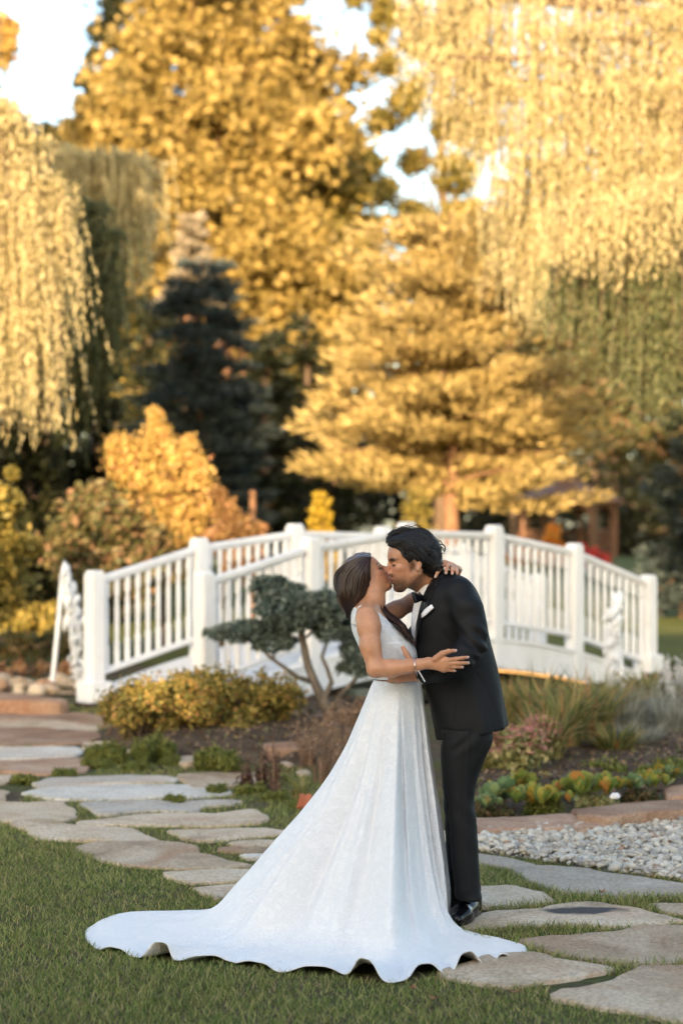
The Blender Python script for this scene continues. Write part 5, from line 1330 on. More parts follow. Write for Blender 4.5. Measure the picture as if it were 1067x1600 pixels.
def patch(name, poly, bvh, mat, parent, off=.004, grid=2.0, thick=.003, scale=1.0):
    """flat piece of cloth lying on a surface; poly in photograph pixels"""
    xs_ = [p[0] for p in poly]; ys_ = [p[1] for p in poly]; bm = bmesh.new(); P = []
    n = len(poly); ring = []
    for i in range(n):
        a, b = np.array(poly[i]), np.array(poly[(i+1) % n]); m = max(1, int(np.linalg.norm(b-a)/grid))
        ring += [a+(b-a)*k/m for k in range(m)]
    vs_ = [bm.verts.new(on_surf(bvh, p[0], p[1], off)) for p in ring]
    fc = bm.faces.new(vs_); bmesh.ops.triangulate(bm, faces=[fc])
    bmesh.ops.subdivide_edges(bm, edges=[e for e in bm.edges if e.calc_length() > .012 and len(e.link_faces) == 2], cuts=1)
    r = bmesh.ops.solidify(bm, geom=bm.faces[:], thickness=thick)
    me = bpy.data.meshes.new(name); bm.to_mesh(me); bm.free()
    me.polygons.foreach_set("use_smooth", np.ones(len(me.polygons), bool))
    return link(name, me, mat, parent)

# ================================================================== THE GROOM
groom = empty("person", Vector((xpx(728, 9.0), 9.0, 0)), "man in a black tuxedo with dark wavy hair leaning down to kiss the bride", "person")
# --- jacket
fj = Field((.24, 8.62, .78), (.82, 9.36, 1.60), .0058)
JR = [(889,690,699,.05,.03),(896,680,712,.05,.09),(904,673,728,.05,.15),(915,666,739,.05,.185),(928,660,747,.05,.20),(945,655,753.5,.05,.20),(968,649,759,.05,.195),(998,647,765,.05,.185),(1028,648,773,.05,.18),(1064,660,781,.05,.175),(1100,671,787.5,.05,.185),(1130,678,793,.05,.195),(1160,684,797,.05,.20)]
fj.loft(rowz(JR), .0, 2.25)
# near sleeve, bent at the elbow
fj.chain([D(717,925,-.11), D(729,952,-.155), D(739,982,-.18), D(739,1006,-.195)], [.066, .066, .060, .057], .018)
fj.chain([D(739,1006,-.195), D(720,1030,-.235), D(690,1047,-.235), D(664,1054,-.205)], [.060, .056, .048, .042], .02)
fj.chain([D(712,925,.20), D(690,958,.25), D(660,990,.25), D(632,1010,.2)], [.068, .062, .056, .044], .03)   # far sleeve
fj.plane_cut(D(682,1157,0), (.19, 0, -1), .006)
fj.plane_cut(D(664,1054,-.205), np.array(D(664,1054,-.205))-np.array(D(690,1047,-.235)), .004) if False else None
mj_ = fj.mesh("jacket")
def jw(c):
    n = .004*noise3(c*np.array([9, 9, 7]))+.0025*noise3(c*22)
    # folds round the elbow and across the upper arm
    e = D(742,1006,-.22); r = np.linalg.norm(c-e, axis=1); u = (c[:, 0]-e[0])*.75+(c[:, 2]-e[2])*1.0
    n += .0065*np.sin(u*95+6*noise3(c*9))*np.exp(-(r/.10)**2)
    e2 = D(735,945,-.2); r2 = np.linalg.norm(c-e2, axis=1); u2 = (c[:, 0]-e2[0])*.35+(c[:, 2]-e2[2])
    n += .004*np.sin(u2*70+5*noise3(c*8))*np.exp(-(r2/.10)**2)
    # side seam and back dart of the jacket, sleeve seam
    for cur in ([(742,1052),(758,1078),(770,1108),(779,1142)], [(712,1060),(712,1090),(708,1125)]):
        P2 = np.array([D(a, b) for a, b in curve_px(cur, 24)]); d2 = np.min(np.hypot(c[:, None, 0]-P2[None, :, 0], c[:, None, 2]-P2[None, :, 2]), 1); n -= .0035*np.exp(-(d2/.0065)**2)*(c[:, 1] < 9.0)
    # long soft drapes of the skirt of the jacket
    z = np.clip((D(700,1060)[2]-c[:, 2])/.25, 0, 1); n += .006*z*np.sin(c[:, 0]*42+c[:, 1]*30+3*noise3(c*5))
    return n
wrinkle(mj_, jw)
jacket = link("jacket", mj_, M['suit'], groom); jb = bvh_of(jacket)
# --- shirt, collar, cuff
fs = Field((.27, 8.80, 1.18), (.62, 9.30, 1.60), .004)
fs.loft(rowz([(906,657,692,.05,.05),(920,652,700,.05,.07),(941,647,715,.05,.085),(968,642.5,728,.05,.085),(985,642.5,720,.05,.08),(1006,647,700,.05,.07)]), 0, 2.1)
nb, ne = K(545,300,.045), K(640,400,.05); nd_ = nrm3(ne-nb)
fs.cone(K(566,338,.045), K(582,358,.05), .0545, .060, .0)
fs.plane_cut(K(560,352,.045), -nd_, .002)
fs.ell(K(520,296,.045)+nd_*.02, (.046,.046,.046), None, .002, 'sub')
shirt_o = link("shirt", fs.mesh("shirt"), M['shirt'], groom)
fc_ = Field(D(640,1082,-.34), D(685,1030,-.05)+np.array([0,.2,0]), .0035)
a_, b_ = D(667,1053.5,-.208), D(657,1056,-.193); fc_.cone(a_, b_, .040, .037, .0); fc_.plane_cut(b_, b_-a_, .002)
link("shirt_cuff", fc_.mesh("shirt_cuff"), M['shirt'], groom)
# --- skin : head, neck, arm and hand in one surface
fg = Field((.20, 8.60, 1.00), (.66, 9.34, 1.79), .0041)
go = K(478, 262, -.004); HP = head(fg, go, (-.98, -.17, -.12), (0.06, -1, .0), 1.06)
fg.chain([K(478,300,.035), K(560,350,.045), K(650,430,.05)], [.050, .047, .060], .03)
fg.chain([K(440,345,.03), K(515,380,.045)], [.026, .034], .03)
fg.chain([K(650,430,.05), D(708,960,.05), D(712,1060,.05)], [.06, .08, .06], .05)
fg.chain([D(716,935,-.06), D(737,1000,-.19), D(694,1046,-.23), D(657,1056,-.195)], [.04, .026, .024, .0255], .02)
wr = D(654,1056,-.19)
hand(fg, wr, [D(622,1046,-.175), D(619,1052,-.172), D(619,1058,-.168), D(622,1063,-.162)], [D(592,1047,-.115), D(585,1053,-.10), D(587,1059,-.10), D(596,1064,-.10)], [.006]*4, [.0098,.010,.0095,.0085], (0,-1,0),
     thumb=([D(650,1050,-.185), D(642,1035,-.18), D(635,1022,-.172), D(629.5,1012,-.165)], [.016, .0135, .0128, .0095]))
mg_ = fg.mesh("body")
co = get_co(mg_); skin = np.array([.47,.24,.145]); cols = np.tile(skin, (len(co), 1))
gu = nrm3((-.98, -.17, -.12)); gv = np.array((.06, -1, 0.)); gv = nrm3(gv-gu*(gu@gv)); gw = np.cross(gu, gv); gw = gw*np.sign(gw[2])
L_ = np.stack([(co-go)@gu, (co-go)@gv, (co-go)@gw], 1)/1.06
def paint(mask, c, cols): cols[:] = cols*(1-mask[:, None])+np.array(c)*mask[:, None]
sst = lambda x, a, b: np.clip((x-a)/(b-a), 0, 1)
isface = (L_[:, 0] > -.03)*(L_[:, 2] > -.14)*(L_[:, 2] < .12)*(np.abs(L_[:, 1]) < .1)
def ellm(c, r): 
    q = ((L_-np.array(c))/np.array(r)); return np.clip(1.6-1.2*np.sqrt((q**2).sum(1)), 0, 1)*isface
paint(ellm((.07, 0, -.025), (.07, .09, .03))*.35, (.47,.20,.13), cols)     # ruddier cheeks and nose
soft = sst(L_[:, 0], -.045, .0)
low = sst(L_[:, 2], -.040, -.085)*soft                       # along the jaw, strongest on the chin
bd = low*(.45+.55*sst(L_[:, 0], .035, .065))
bd = np.maximum(bd, np.clip(1.5-np.sqrt(((L_[:, 0]-.092)/.022)**2+(L_[:, 1]/.036)**2+((L_[:, 2]+.047)/.010)**2), 0, 1)*.8)   # moustache
bd = np.maximum(bd, np.clip(1.6-np.sqrt(((L_[:, 0]-.014)/.014)**2+((L_[:, 2]+.002)/.034)**2), 0, 1)*(np.abs(L_[:, 1]) > .04)*(L_[:, 2] < .05)*.7)
bd = bd*(L_[:, 2] > -.135)*(L_[:, 0] > -.05)*(np.abs(L_[:, 1]) < .1)
bd = np.clip(bd*(1.0+.45*noise3(co*170)+.3*noise3(co*60)), 0, .88)
paint(bd, (.035,.022,.018), cols)
paint(np.maximum(ellm((.095, 0, -.060), (.016, .024, .007)), ellm((.092, 0, -.071), (.016, .021, .0075)))*.7, (.30,.10,.085), cols)
for q in (-1, 1):
    paint(ellm((.084, q*.033, .021), (.024, .030, .0080))*.95, (.012,.009,.008), cols)
    paint(ellm((.088, q*.032, -.003), (.014, .020, .0042))*.95, (.012,.008,.007), cols)
set_col(mg_, np.clip(cols, 0, 1)); link("body", mg_, M['skin'], groom)
# --- hair
fh = Field((.22, 8.86, 1.40), (.60, 9.22, 1.80), .0035)
E_ = lambda a, b, c, r, kk=.01, op='add': fh.ell(HP(a, b, c), np.array(r)*1.06, np.stack([gu, gv, gw]), kk, op)
E_(-.022, 0, .040, (.108, .086, .094)); E_(.030, 0, .088, (.062, .062, .036), .02); E_(-.085, 0, -.02, (.045, .066, .062), .02)
E_(.095, 0, -.01, (.070, .12, .078), .01, 'sub'); E_(.045, 0, -.085, (.085, .12, .075), .01, 'sub')
for q in (-1, 1): E_(.010, q*.09, -.022, (.032, .035, .034), .008, 'sub')
mh = fh.mesh("hair"); wrinkle(mh, lambda c: .006*noise3(c*np.array([26, 40, 40]))+.004*noise3(c*60))
ghair = link("hair", mh, M['hair_black'], groom)
def lay(bvh, c, dy, off):
    out = []
    for (a, b), d in zip(c, dy):
        px_, py_ = 500+a/3.334375, 800+b/3.334375; dr = (W(px_, py_, 9.0)-EYE).normalized(); h_ = bvh.ray_cast(EYE, dr)
        out.append(np.array(h_[0]-dr*off) if h_[0] is not None and h_[0].y < 9.06 else None)
    good = [i for i, o in enumerate(out) if o is not None]
    if not good: return np.stack([K(a, b, d) for (a, b), d in zip(c, dy)])
    ys_ = np.interp(np.arange(len(out)), good, [out[i][1] for i in good])
    if len(ys_) > 6: ys_ = np.convolve(np.pad(ys_, 2, 'edge'), [.1, .2, .4, .2, .1], 'valid')
    return np.stack([np.array(W(500+a/3.334375, 800+b/3.334375, y)) for (a, b), y in zip(c, ys_)])
gb_ = bvh_of(ghair)
rs = np.random.RandomState(5); up = curve_px([(340,158),(352,120),(410,90),(480,79),(545,96),(590,140),(612,185),(628,215),(632,240)], 26)
lowc = curve_px([(352,176),(385,180),(418,200),(440,236),(470,232),(505,250),(520,285),(552,308),(575,315)], 26)
paths = []; rad = []
for i in range(420):
    u = rs.rand(); side = -1 if i % 5 else 1; hump = .085*math.sin(math.pi*min(1, .06+u*.62))+.0 
    c = up*(1-u)+lowc*u; t = np.linspace(0, 1, 26); a0 = rs.rand()*.3; a1 = .6+.5*rs.rand()
    tt = np.clip(a0+(a1-a0)*t, 0, 1); c = np.stack([np.interp(tt, t, c[:, j]) for j in (0, 1)], 1)
    amp = (5+8*tt**2)*rs.uniform(.5, 1.3); ph_ = rs.normal()*.9+u*4; fr = rs.uniform(11, 16)
    c = c+np.stack([np.sin(tt*fr+ph_)*amp*.5, np.cos(tt*fr+ph_)*amp], 1)
    dyb = .03+side*(hump*(.55+.45*np.sin(np.pi*np.clip(tt*.9+.1, 0, 1)))+.012+.004*rs.rand())
    paths.append(np.stack([K(a, b, d) for (a, b), d in zip(c, dyb)]) if side > 0 else lay(gb_, c, dyb, .001+.004*rs.rand())); rad.append(rs.uniform(.0014, .0034))
for i in range(70):   # curls breaking out at the nape
    x0, y0 = rs.uniform(545, 628), rs.uniform(150, 300); r0 = rs.uniform(7, 16); a0 = rs.rand()*6.28; t = np.linspace(0, rs.uniform(3, 6), 16)
    c = np.stack([x0+t*4+r0*np.cos(a0+t), y0+r0*np.sin(a0+t)+t*2], 1); d0 = rs.uniform(-.05, .07)
    paths.append(lay(gb_, c, [d0]*len(c), .004)); rad.append(rs.uniform(.002, .0045))
for i in range(40):
    u = rs.rand()*.5-.1; c = up*(1-u)+lowc*u; a0 = rs.rand()*.6; tt = np.clip(a0+.35*np.linspace(0, 1, 26), 0, 1); c = np.stack([np.interp(tt, np.linspace(0, 1, 26), c[:, j]) for j in (0, 1)], 1)
    lift = np.linspace(0, 1, 26)**2*rs.uniform(3, 16); c = c+np.stack([lift*rs.uniform(-.2, .6)+3*np.sin(tt*40+i), -lift*rs.uniform(.2, 1)+3*np.cos(tt*37+i)], 1)
    paths.append(np.stack([K(a, b, .02) for a, b in c])); rad.append(.0012)
st = strands("hair_strands", paths, rad, M['hair_black'], ghair); st['kind'] = 'stuff'
# --- bow tie
def tie_loop(kn, outer, h0, h1, th, updir):
    m = MB(); kn, outer = np.asarray(kn), np.asarray(outer); d = nrm3(outer-kn); upv = np.asarray(updir)-d*(np.asarray(updir)@d); upv = nrm3(upv); n_ = np.cross(d, upv); vs = []; N = 9
    ts = np.linspace(0, 1, N)
    for t in ts:
        h = h0+(h1-h0)*t**.75; tt = th*(.35+.65*math.sin(math.pi*min(1, t*.55+.2)))*(1.0 if t < 1 else .75); c = kn+(outer-kn)*t
        for a in range(14):
            an = 2*math.pi*a/14; q = math.cos(an); z_ = math.sin(an); q = math.copysign(abs(q)**.55, q)
            pl = .25*th*math.cos(q*5.0)*(1-t)
            vs.append(c+upv*h*q+n_*(tt*z_+pl))
    m.add(vs, [tuple(range(14))[::-1], tuple((N-1)*14+a for a in range(14))]+[(i*14+a, i*14+(a+1) % 14, (i+1)*14+(a+1) % 14, (i+1)*14+a) for i in range(N-1) for a in range(14)])
    return m
kc = K(531, 447, -.015); updir = nrm3(K(508, 392)-K(540, 470))
m = tie_loop(kc, K(487, 446, -.078), .0095, .0265, .0085, updir)
m2 = tie_loop(kc, K(520, 418, .055), .0095, .026, .0085, updir); m.add(m2.v, m2.f)
bow = m.build("bow_tie", M['satin'], groom, True)
m = MB(); m.tube([kc+updir*.012, kc, kc-updir*.012], [.009, .0115, .009], 10); m.build("knot", M['satin'], bow, True)
def bvh_join(*obs):
    V_, F_ = [], []
    for o in obs:
        mw_ = o.parent.matrix_basis; k = len(V_)
        V_ += [mw_ @ v.co for v in o.data.vertices]; F_ += [tuple(i+k for i in p.vertices) for p in o.data.polygons]
    return BVHTree.FromPolygons(V_, F_)
js = bvh_join(jacket, shirt_o)
# --- lapel, collar, pocket square, buttons, pocket flap
pc = lambda L: [(500+a/3.334375, 800+b/3.334375) for a, b in L]
patch("lapel", pc([(604,322),(622,345),(612,378),(592,398),(575,440),(556,500),(534,560),(518,630),(506,700),(497,735),(494,690),(499,620),(510,560),(528,485),(544,430),(572,372)]), js, M['satin'], groom, .004)
patch("jacket_collar", pc([(606,318),(640,312),(660,322),(640,338),(622,350)]), jb, M['suit'], groom, .004)
patch("pocket_square", pc([(532,532),(545,512),(566,494),(583,482),(593,500),(572,520),(552,540),(533,552)]), jb, M['shirt'], groom, .004, thick=.005)
patch("pocket_welt", pc([(531,549),(552,538),(594,500),(596,508),(554,548),(533,558)]), jb, M['suit'], groom, .006)
for i, (x, y) in enumerate([(686,1046.5),(680,1049.5),(674,1052)]):
    p = on_surf(jb, x, y, .001); m = MB(); m.tube([p, p+Vector((0, -.004, 0))], [.006, .005], 10); m.build("sleeve_button", M['satin'], jacket)
# --- trousers
ft = Field((.30, 8.70, .0), (.80, 9.38, 1.02), .0062)
for cy, hw in ((-.055, .105), (.135, .105)):
    sh = 4 if cy < 0 else -6
    ft.loft(rowz([(1138,690,768,cy,hw*.9),(1155,690,769,cy,hw*.97),(1180,690+sh*.3,760,cy,hw*.95),(1210,693+sh*.5,748,cy,hw*.86),(1240,696+sh*.6,741.5,cy,hw*.78),(1300,699+sh*.7,745.5,cy,hw*.72),(1350,702+sh*.8,748,cy,hw*.68),(1380,705+sh,750,cy,hw*.66),(1396,706+sh,751,cy,hw*.68),(1405,707+sh,752,cy,hw*.68)]), .02, 2.2)
mt_ = ft.mesh("trousers")
def tw(c):
    n = .0022*noise3(c*np.array([9, 9, 5])); z = c[:, 2]
    n += .0022*np.exp(-((z-.50)/.12)**2)*np.sin((c[:, 2]+.8*c[:, 0])*60+5*noise3(c*8))
    n += .0032*np.exp(-((z-.12)/.05)**2)*np.sin((c[:, 2]-.6*c[:, 0])*75+4*noise3(c*9))
    n += .0030*np.exp(-((z-.82)/.07)**2)*np.sin((c[:, 2]-1.2*c[:, 0])*60+4*noise3(c*8))
    xm = np.interp(z, [.0, .15, .5, .9], [D(731,1400)[0], D(729,1385)[0], D(724,1290)[0], D(729,1160)[0]])
    n += .0045*np.exp(-((c[:, 0]-xm)/.006)**2)*(c[:, 1] < 9.0)          # pressed crease
    return n
wrinkle(mt_, tw); trousers = link("trousers", mt_, M['suit'], groom); tb = bvh_of(trousers)
# --- shoes : patent oxfords with laces
def shoe(heel, toe, name="shoe"):
    heel = np.asarray(heel, float); toe = np.asarray(toe, float); d = nrm3(toe-heel); s_ = np.array([-d[1], d[0], 0]); L = np.linalg.norm(toe-heel)
    f = Field(np.minimum(heel, toe)-.09, np.maximum(heel, toe)+np.array([.09, .09, .16]), .0032); q = lambda a, b, c: heel+d*L*a+s_*b+np.array([0, 0, c])
    f.chain([q(.04, 0, .045), q(.35, 0, .040), q(.68, 0, .034), q(.92, 0, .026)], [.038, .041, .043, .030], .03)
    f.cone(q(.10, 0, .085), q(.45, 0, .060), .036, .034, .03); f.cone(q(.08, 0, .115), q(.12, 0, .07), .036, .037, .02)
    f.ell(q(.55, 0, .004), (.20, .20, .012), None, .0) if False else None
    f.plane_cut(q(.5, 0, .016), (0, 0, -1), .004)
    root = link(name, f.mesh(name), M['patent'], groom)
    n = 28; V = []
    for z in (.0, .017):
        for i in range(n):
            a = 2*math.pi*i/n; x = math.cos(a); y = math.sin(a); w_ = .039+.006*x if x > 0 else .036
            V.append(Vector(q(.5+.53*x-.01, y*w_*(1-.12*max(0, x-.6)), z)))
    m = MB(); m.add(V, [tuple(reversed(range(n))), tuple(range(n, 2*n))]+[(i, (i+1) % n, n+(i+1) % n, n+i) for i in range(n)])
    m.build("sole", M['patent'], root)
    m = MB(); m.box(Vector(q(.12, 0, .004)), (L*.13, .034, .012), (Vector(d), Vector(s_), Vector((0, 0, 1)))); m.build("heel", M['patent'], root)
    sb_ = bvh_of(root)
    for i in range(5):
        a = .30+.075*i; pts = []
        for b in (-.016, -.006, .006, .016):
            o_ = Vector(q(a, b, .25)); h_ = sb_.ray_cast(o_, Vector((0, 0, -1))); pts.append((h_[0] if h_[0] else o_)+Vector((0, 0, .001)))
        m = MB(); m.tube(pts, .0022, 5); m.build("lace", M['satin'], root)
    return root
g0 = lambda px, py: np.array(G(px, py, .018))
shoe(g0(741,1431)+np.array([0, .03, 0]), g0(716,1447)+np.array([-.015, -.015, 0])); 
shoe(g0(722,1418)+np.array([.02, .1, 0]), g0(690,1426)+np.array([-.05, .08, 0]))

# ================================================================== THE BRIDE
bride = empty("person", Vector((xpx(640, 9.0), 9.0, 0)), "woman with long wavy brown hair in a white sleeveless wedding gown with a spreading train", "person")
fb_ = Field((-.02, 8.56, 1.00), (.60, 9.36, 1.66), .0041)
bu = nrm3((.80, -.0, .60)); bv_ = np.array((.0, -1, .0)); bo = K(239, 345, .05)
BP = head(fb_, bo, bu, bv_, .89, woman=True)
bw_ = np.cross(bu, bv_); bw_ = bw_*np.sign(bw_[2])
TR = [(938,560,584,.0,.05),(948,553,592,.0,.125),(958,550,600,.0,.160),(970,550,609,.0,.158),(985,551.5,625,.0,.145),(1000,557,638,.0,.135),(1015,565,645,.0,.125),(1030,572,648,.0,.118),(1045,580,651,.0,.115),(1058,586,656,.0,.112),(1068,592,650,.0,.085)]
fb_.loft(rowz(TR), .02, 2.15)
fb_.chain([K(262,395,.015), K(268,450,.01), K(255,520,.0)], [.043, .045, .06], .03)
fb_.chain([K(300,400,.018), K(300,470,.01)], [.024, .030], .03)
fb_.cone(K(235,520,-.12), K(270,500,.0), .03, .03, .03)
# near arm and hand
sh_, el_, wr_ = K(243,548,-.165), K(292,815,-.235), K(566,787,-.322)
fb_.chain([sh_, K(255,600,-.185), K(262,700,-.215), el_], [.048, .0475, .042, .0385], .025)
fb_.chain([el_, K(370,815,-.265), K(470,803,-.30), wr_], [.040, .038, .030, .0225], .016)
kn = [K(655,772,-.352), K(662,790,-.350), K(655,806,-.346), K(645,820,-.340)]
hand(fb_, wr_, kn, [K(770,757,-.335), K(772,786,-.335), K(742,808,-.333), K(703,828,-.332)], [.007, .006, .006, .004], [.0088,.0090,.0084,.0074], (0,-1,.1),
     thumb=([K(600,765,-.34), K(635,738,-.352), K(668,726,-.352), K(706,722,-.345)], [.0145, .0125, .0102, .0074]), palm_r=.0165, thick=.6)
# far arm round his neck, hand resting on the near side of his nape
fb_.chain([K(300,545,.15), K(400,510,.20), K(480,470,.235), K(560,420,.25)], [.044, .038, .036, .035], .025)
fb_.chain([K(560,420,.25), K(640,350,.22), K(708,312,.14)], [.034, .029, .023], .02)
S = lambda x, y, o=.010: np.array(on_surf(jb, 500+x/3.334375, 800+y/3.334375, o))
kn2 = [K(650,268,.00), K(668,272,.0), K(688,280,.0), K(706,290,.0)]
fj_d = [K(600,338,-.055), K(655,320,-.075), K(688,322,-.10), K(714,322,-.125)]
hand(fb_, K(712,300,.09), kn2, fj_d, [.010, .010, .009, .008], [.0092,.0090,.0086,.0076], (0,-.6,.8), thumb=([K(690,285,.06), K(650,262,.03), K(622,258,-.01), K(612,276,-.03)], [.013, .011, .0095, .007]), palm_r=.017)
mbb = fb_.mesh("body")
co = get_co(mbb); cols = np.tile(np.array([.51,.262,.152]), (len(co), 1))
L_ = np.stack([(co-bo)@bu, (co-bo)@bv_, (co-bo)@bw_], 1)/.89
isface = (L_[:, 0] > -.01)*(L_[:, 2] > -.14)*(L_[:, 2] < .12)*(np.abs(L_[:, 1]) < .1)
paint(ellm((.06, 0, -.03), (.06, .09, .03))*.3, (.48,.20,.14), cols)
paint(np.maximum(ellm((.095, 0, -.060), (.016, .024, .0075)), ellm((.092, 0, -.071), (.016, .021, .008)))*.85, (.36,.09,.08), cols)
for q in (-1, 1):
    paint(ellm((.084, q*.031, .024), (.022, .024, .005))*.85, (.035,.02,.015), cols)
    paint(ellm((.086, q*.032, -.002), (.016, .022, .0058))*.95, (.012,.009,.009), cols)
    paint(ellm((.088, q*.031, .009), (.012, .020, .006))*.5, (.16,.07,.05), cols)
for tp in [K(772,757,-.335), K(774,786,-.335), K(744,808,-.333), K(705,828,-.332), K(708,722,-.345), fj_d[0], fj_d[1], fj_d[2]]:   # pale nails
    r = np.linalg.norm(co-(tp+np.array([0, -.006, 0])), axis=1); paint((r < .0085)*.75, (.66,.5,.46), cols)
set_col(mbb, np.clip(cols, 0, 1)); bbody = link("body", mbb, M['skin'], bride); bb = bvh_of(bbody)
# lashes
m = MB()
for q in (1,):
    for i in range(7):
        y = .018+.004*i; p = Vector(BP(.090-.0006*i, q*y, -.004)); m.tube([p, p+Vector((bu*.012-bw_*.004+bv_*.003))], [.0012, .0004], 4)
m.build("eyelashes", M['hair_black'], bride)
# --- bodice
fd = Field((-.02, 8.74, 1.02), (.52, 9.26, 1.46), .0046)
fd.loft(rowz(TR[1:-1]), .0, 2.15, grow=.0045)
fd.cone(K(214,497,-.125), K(172,575,-.10), .009, .010, .02)
fd.plane_cut(K(290,508,0), nrm3((.80, 0, 1.0)), .004)      # V neckline seen from the side
fd.plane_cut(D(600,1065.5), (0, 0, -1), .003)
fd.cone(K(243,535,-.20), K(255,600,-.23), .050, .049, .004, 'sub')  # arm hole
md = fd.mesh("bodice"); wrinkle(md, lambda c: .0022*noise3(c*30)); bod = link("bodice", md, M['dress'], bride)
fw = Field((.10, 8.82, 1.06), (.48, 9.2, 1.32), .0035); fw.loft(rowz([(1002,558,640,.0,.134),(1015,565,645.5,.0,.126),(1030,572,648.5,.0,.119),(1045,579.5,651.5,.0,.117),(1060,585,656.5,.0,.119)]), .0, 2.15, grow=.0125)
link("waistband", fw.mesh("waistband"), M['dress'], bride)
# --- skirt and train
wc = np.array([xpx(621, 9.0), 9.0, D(620,1062)[2]])
def skirt():
    nphi, nv = 440, 96; ph = np.linspace(0, 2*np.pi, nphi, endpoint=False)
    # outline of the hem on the ground, photograph pixels, as seen from above: angle -> point
    hem = [G(x, y) for x, y in HEM_PX]
    hem = np.array([[p.x, p.y] for p in hem]); 
    h2 = np.concatenate([hem, hem[:1]]); s = np.concatenate([[0], np.cumsum(np.linalg.norm(np.diff(h2, axis=0), axis=1))])
    ss = np.linspace(0, s[-1], nphi, endpoint=False); ext = lambda a: np.concatenate([a[-4:-1], a, a[1:4]])
    sx = np.concatenate([s[-4:-1]-s[-1], s, s[1:4]+s[-1]])
    HX = smooth_interp(ss, sx, ext(h2[:, 0])); HY = smooth_interp(ss, sx, ext(h2[:, 1]))
    dirx, diry = HX-wc[0], HY-wc[1]; RR = np.hypot(dirx, diry); ang = np.unwrap(np.arctan2(diry, dirx))
    # waist ring angle follows arc length monotonically
    ang0 = ang[0]; wa = ang0-2*np.pi*np.arange(nphi)/nphi
    wa = .55*ang+.45*wa
    wxr, wyr = (D(657,1062)[0]-D(585,1062)[0])/2+.004, .122
    t = np.linspace(0, 1, nv)
    zt = wc[2]
    V = np.empty((nv, nphi, 3)); cyc = np.linspace(0, 2*np.pi, nphi, endpoint=False)
    sm = lambda x, a, b: (lambda q: q*q*(3-2*q))(np.clip((x-a)/(b-a), 0, 1))
    ca = dirx/RR; back = sm(RR, .30, .9)
    ex = 1+1.55*np.clip((RR-.15)/1.0, 0, 1.15)                    # how quickly the cloth falls
    ex = ex+(5.5-.0*ca)*sm(ca, -.05, .42)*sm(RR, .27, .42)
    wlin = np.maximum(1-sm(RR, .45, .9), sm(ca, -.15, .25))
    wav = sum(np.sin(k*cyc+p_)*a_ for k, p_, a_ in ((7, .3, .5), (11, 1.7, .7), (17, 4.2, .5), (26, 2.2, .3)))
    # two deep vertical folds on the camera side and a soft one on the back panel
    fold = np.zeros(nphi)
    for (fx, fy, fw, fd_) in ((712,1462,.05,-.075),(690,1516,.07,.04),(655,1532,.05,-.05),(560,1532,.12,.035),(480,1526,.08,-.03),(330,1505,.12,.02)):
        q = G(fx, fy); fold += fd_*np.exp(-((HX-q.x)**2+(HY-q.y)**2)/fw**2)
    nx_, ny_ = dirx/RR, diry/RR; wx, wy = wc[0]+wxr*np.cos(wa), wc[1]+wyr*np.sin(wa)
    for j, tj in enumerate(t):
        q = tj**1.15; rem = (1-q)**ex
        tab = float(smooth_interp(np.array([q]), [0,.116,.213,.345,.47,.58,.66,.8,1], [1,.68,.507,.324,.165,.047,.014,.004,0])[0])
        rem = rem*wlin+tab*(1-wlin); u = 1-rem
        x = wx+(HX-wx)*q; y = wy+(HY-wy)*q
        z = zt+(ground_z(x, y)+.014-zt)*u
        amp = .007*np.sin(np.pi*min(1, tj*1.1))+.026*sm(u, .1, .75)*(1-.8*sm(u, .85, 1.0))
        f_ = fold*sm(u, .05, .6)*(1-.5*sm(u, .9, 1.0))
        x = x+nx_*(wav*amp+f_); y = y+ny_*(wav*amp+f_)
        z = z+np.abs(wav)*.010*sm(u, .9, 1.0)*(1-tj)*2
        V[j, :, 0], V[j, :, 1], V[j, :, 2] = x, y, z
    # arched waves of the hem: (photo px, py, height, width)
    for (hx, hy, hh, hw) in [(248,1503,.070,.058),(318,1506,.022,.08),(395,1517,.022,.09),(490,1527,.026,.10),(574,1534,.078,.074),(664,1531,.042,.075),(727,1515,.062,.066),(782,1504,.028,.04),(180,1492,.018,.07)]:
        q = G(hx, hy); dd = np.hypot(HX-q.x, HY-q.y); wgt = np.exp(-(dd/hw)**4)
        prof = np.clip((t-.70)/.30, 0, 1)**1.7
        V[:, :, 2] += hh*prof[:, None]*wgt[None, :]
        k = prof[:, None]*wgt[None, :]*hh*.30; V[:, :, 0] -= k*(dirx/RR)[None, :]; V[:, :, 1] -= k*(diry/RR)[None, :]
    c3 = V.reshape(-1, 3); c3[:, 2] += .010*noise3(c3*6)*(c3[:, 2] < .3); gmin = ground_z(c3[:, 0], c3[:, 1])+.010; c3[:, 2] = np.maximum(c3[:, 2], gmin)
    i = np.arange(nphi); Q = [np.stack([j*nphi+i, j*nphi+(i+1) % nphi, (j+1)*nphi+(i+1) % nphi, (j+1)*nphi+i], 1) for j in range(nv-1)]
    return mesh_np("skirt", c3, np.concatenate(Q), True)
msk = skirt(); wrinkle(msk, lambda c: .0035*noise3(c*np.array([16, 16, 7]))+.0016*noise3(c*45))
sk = link("skirt", msk, M['dress'], bride)
md_ = sk.modifiers.new("thickness", 'SOLIDIFY'); md_.thickness = .004; md_.offset = -1
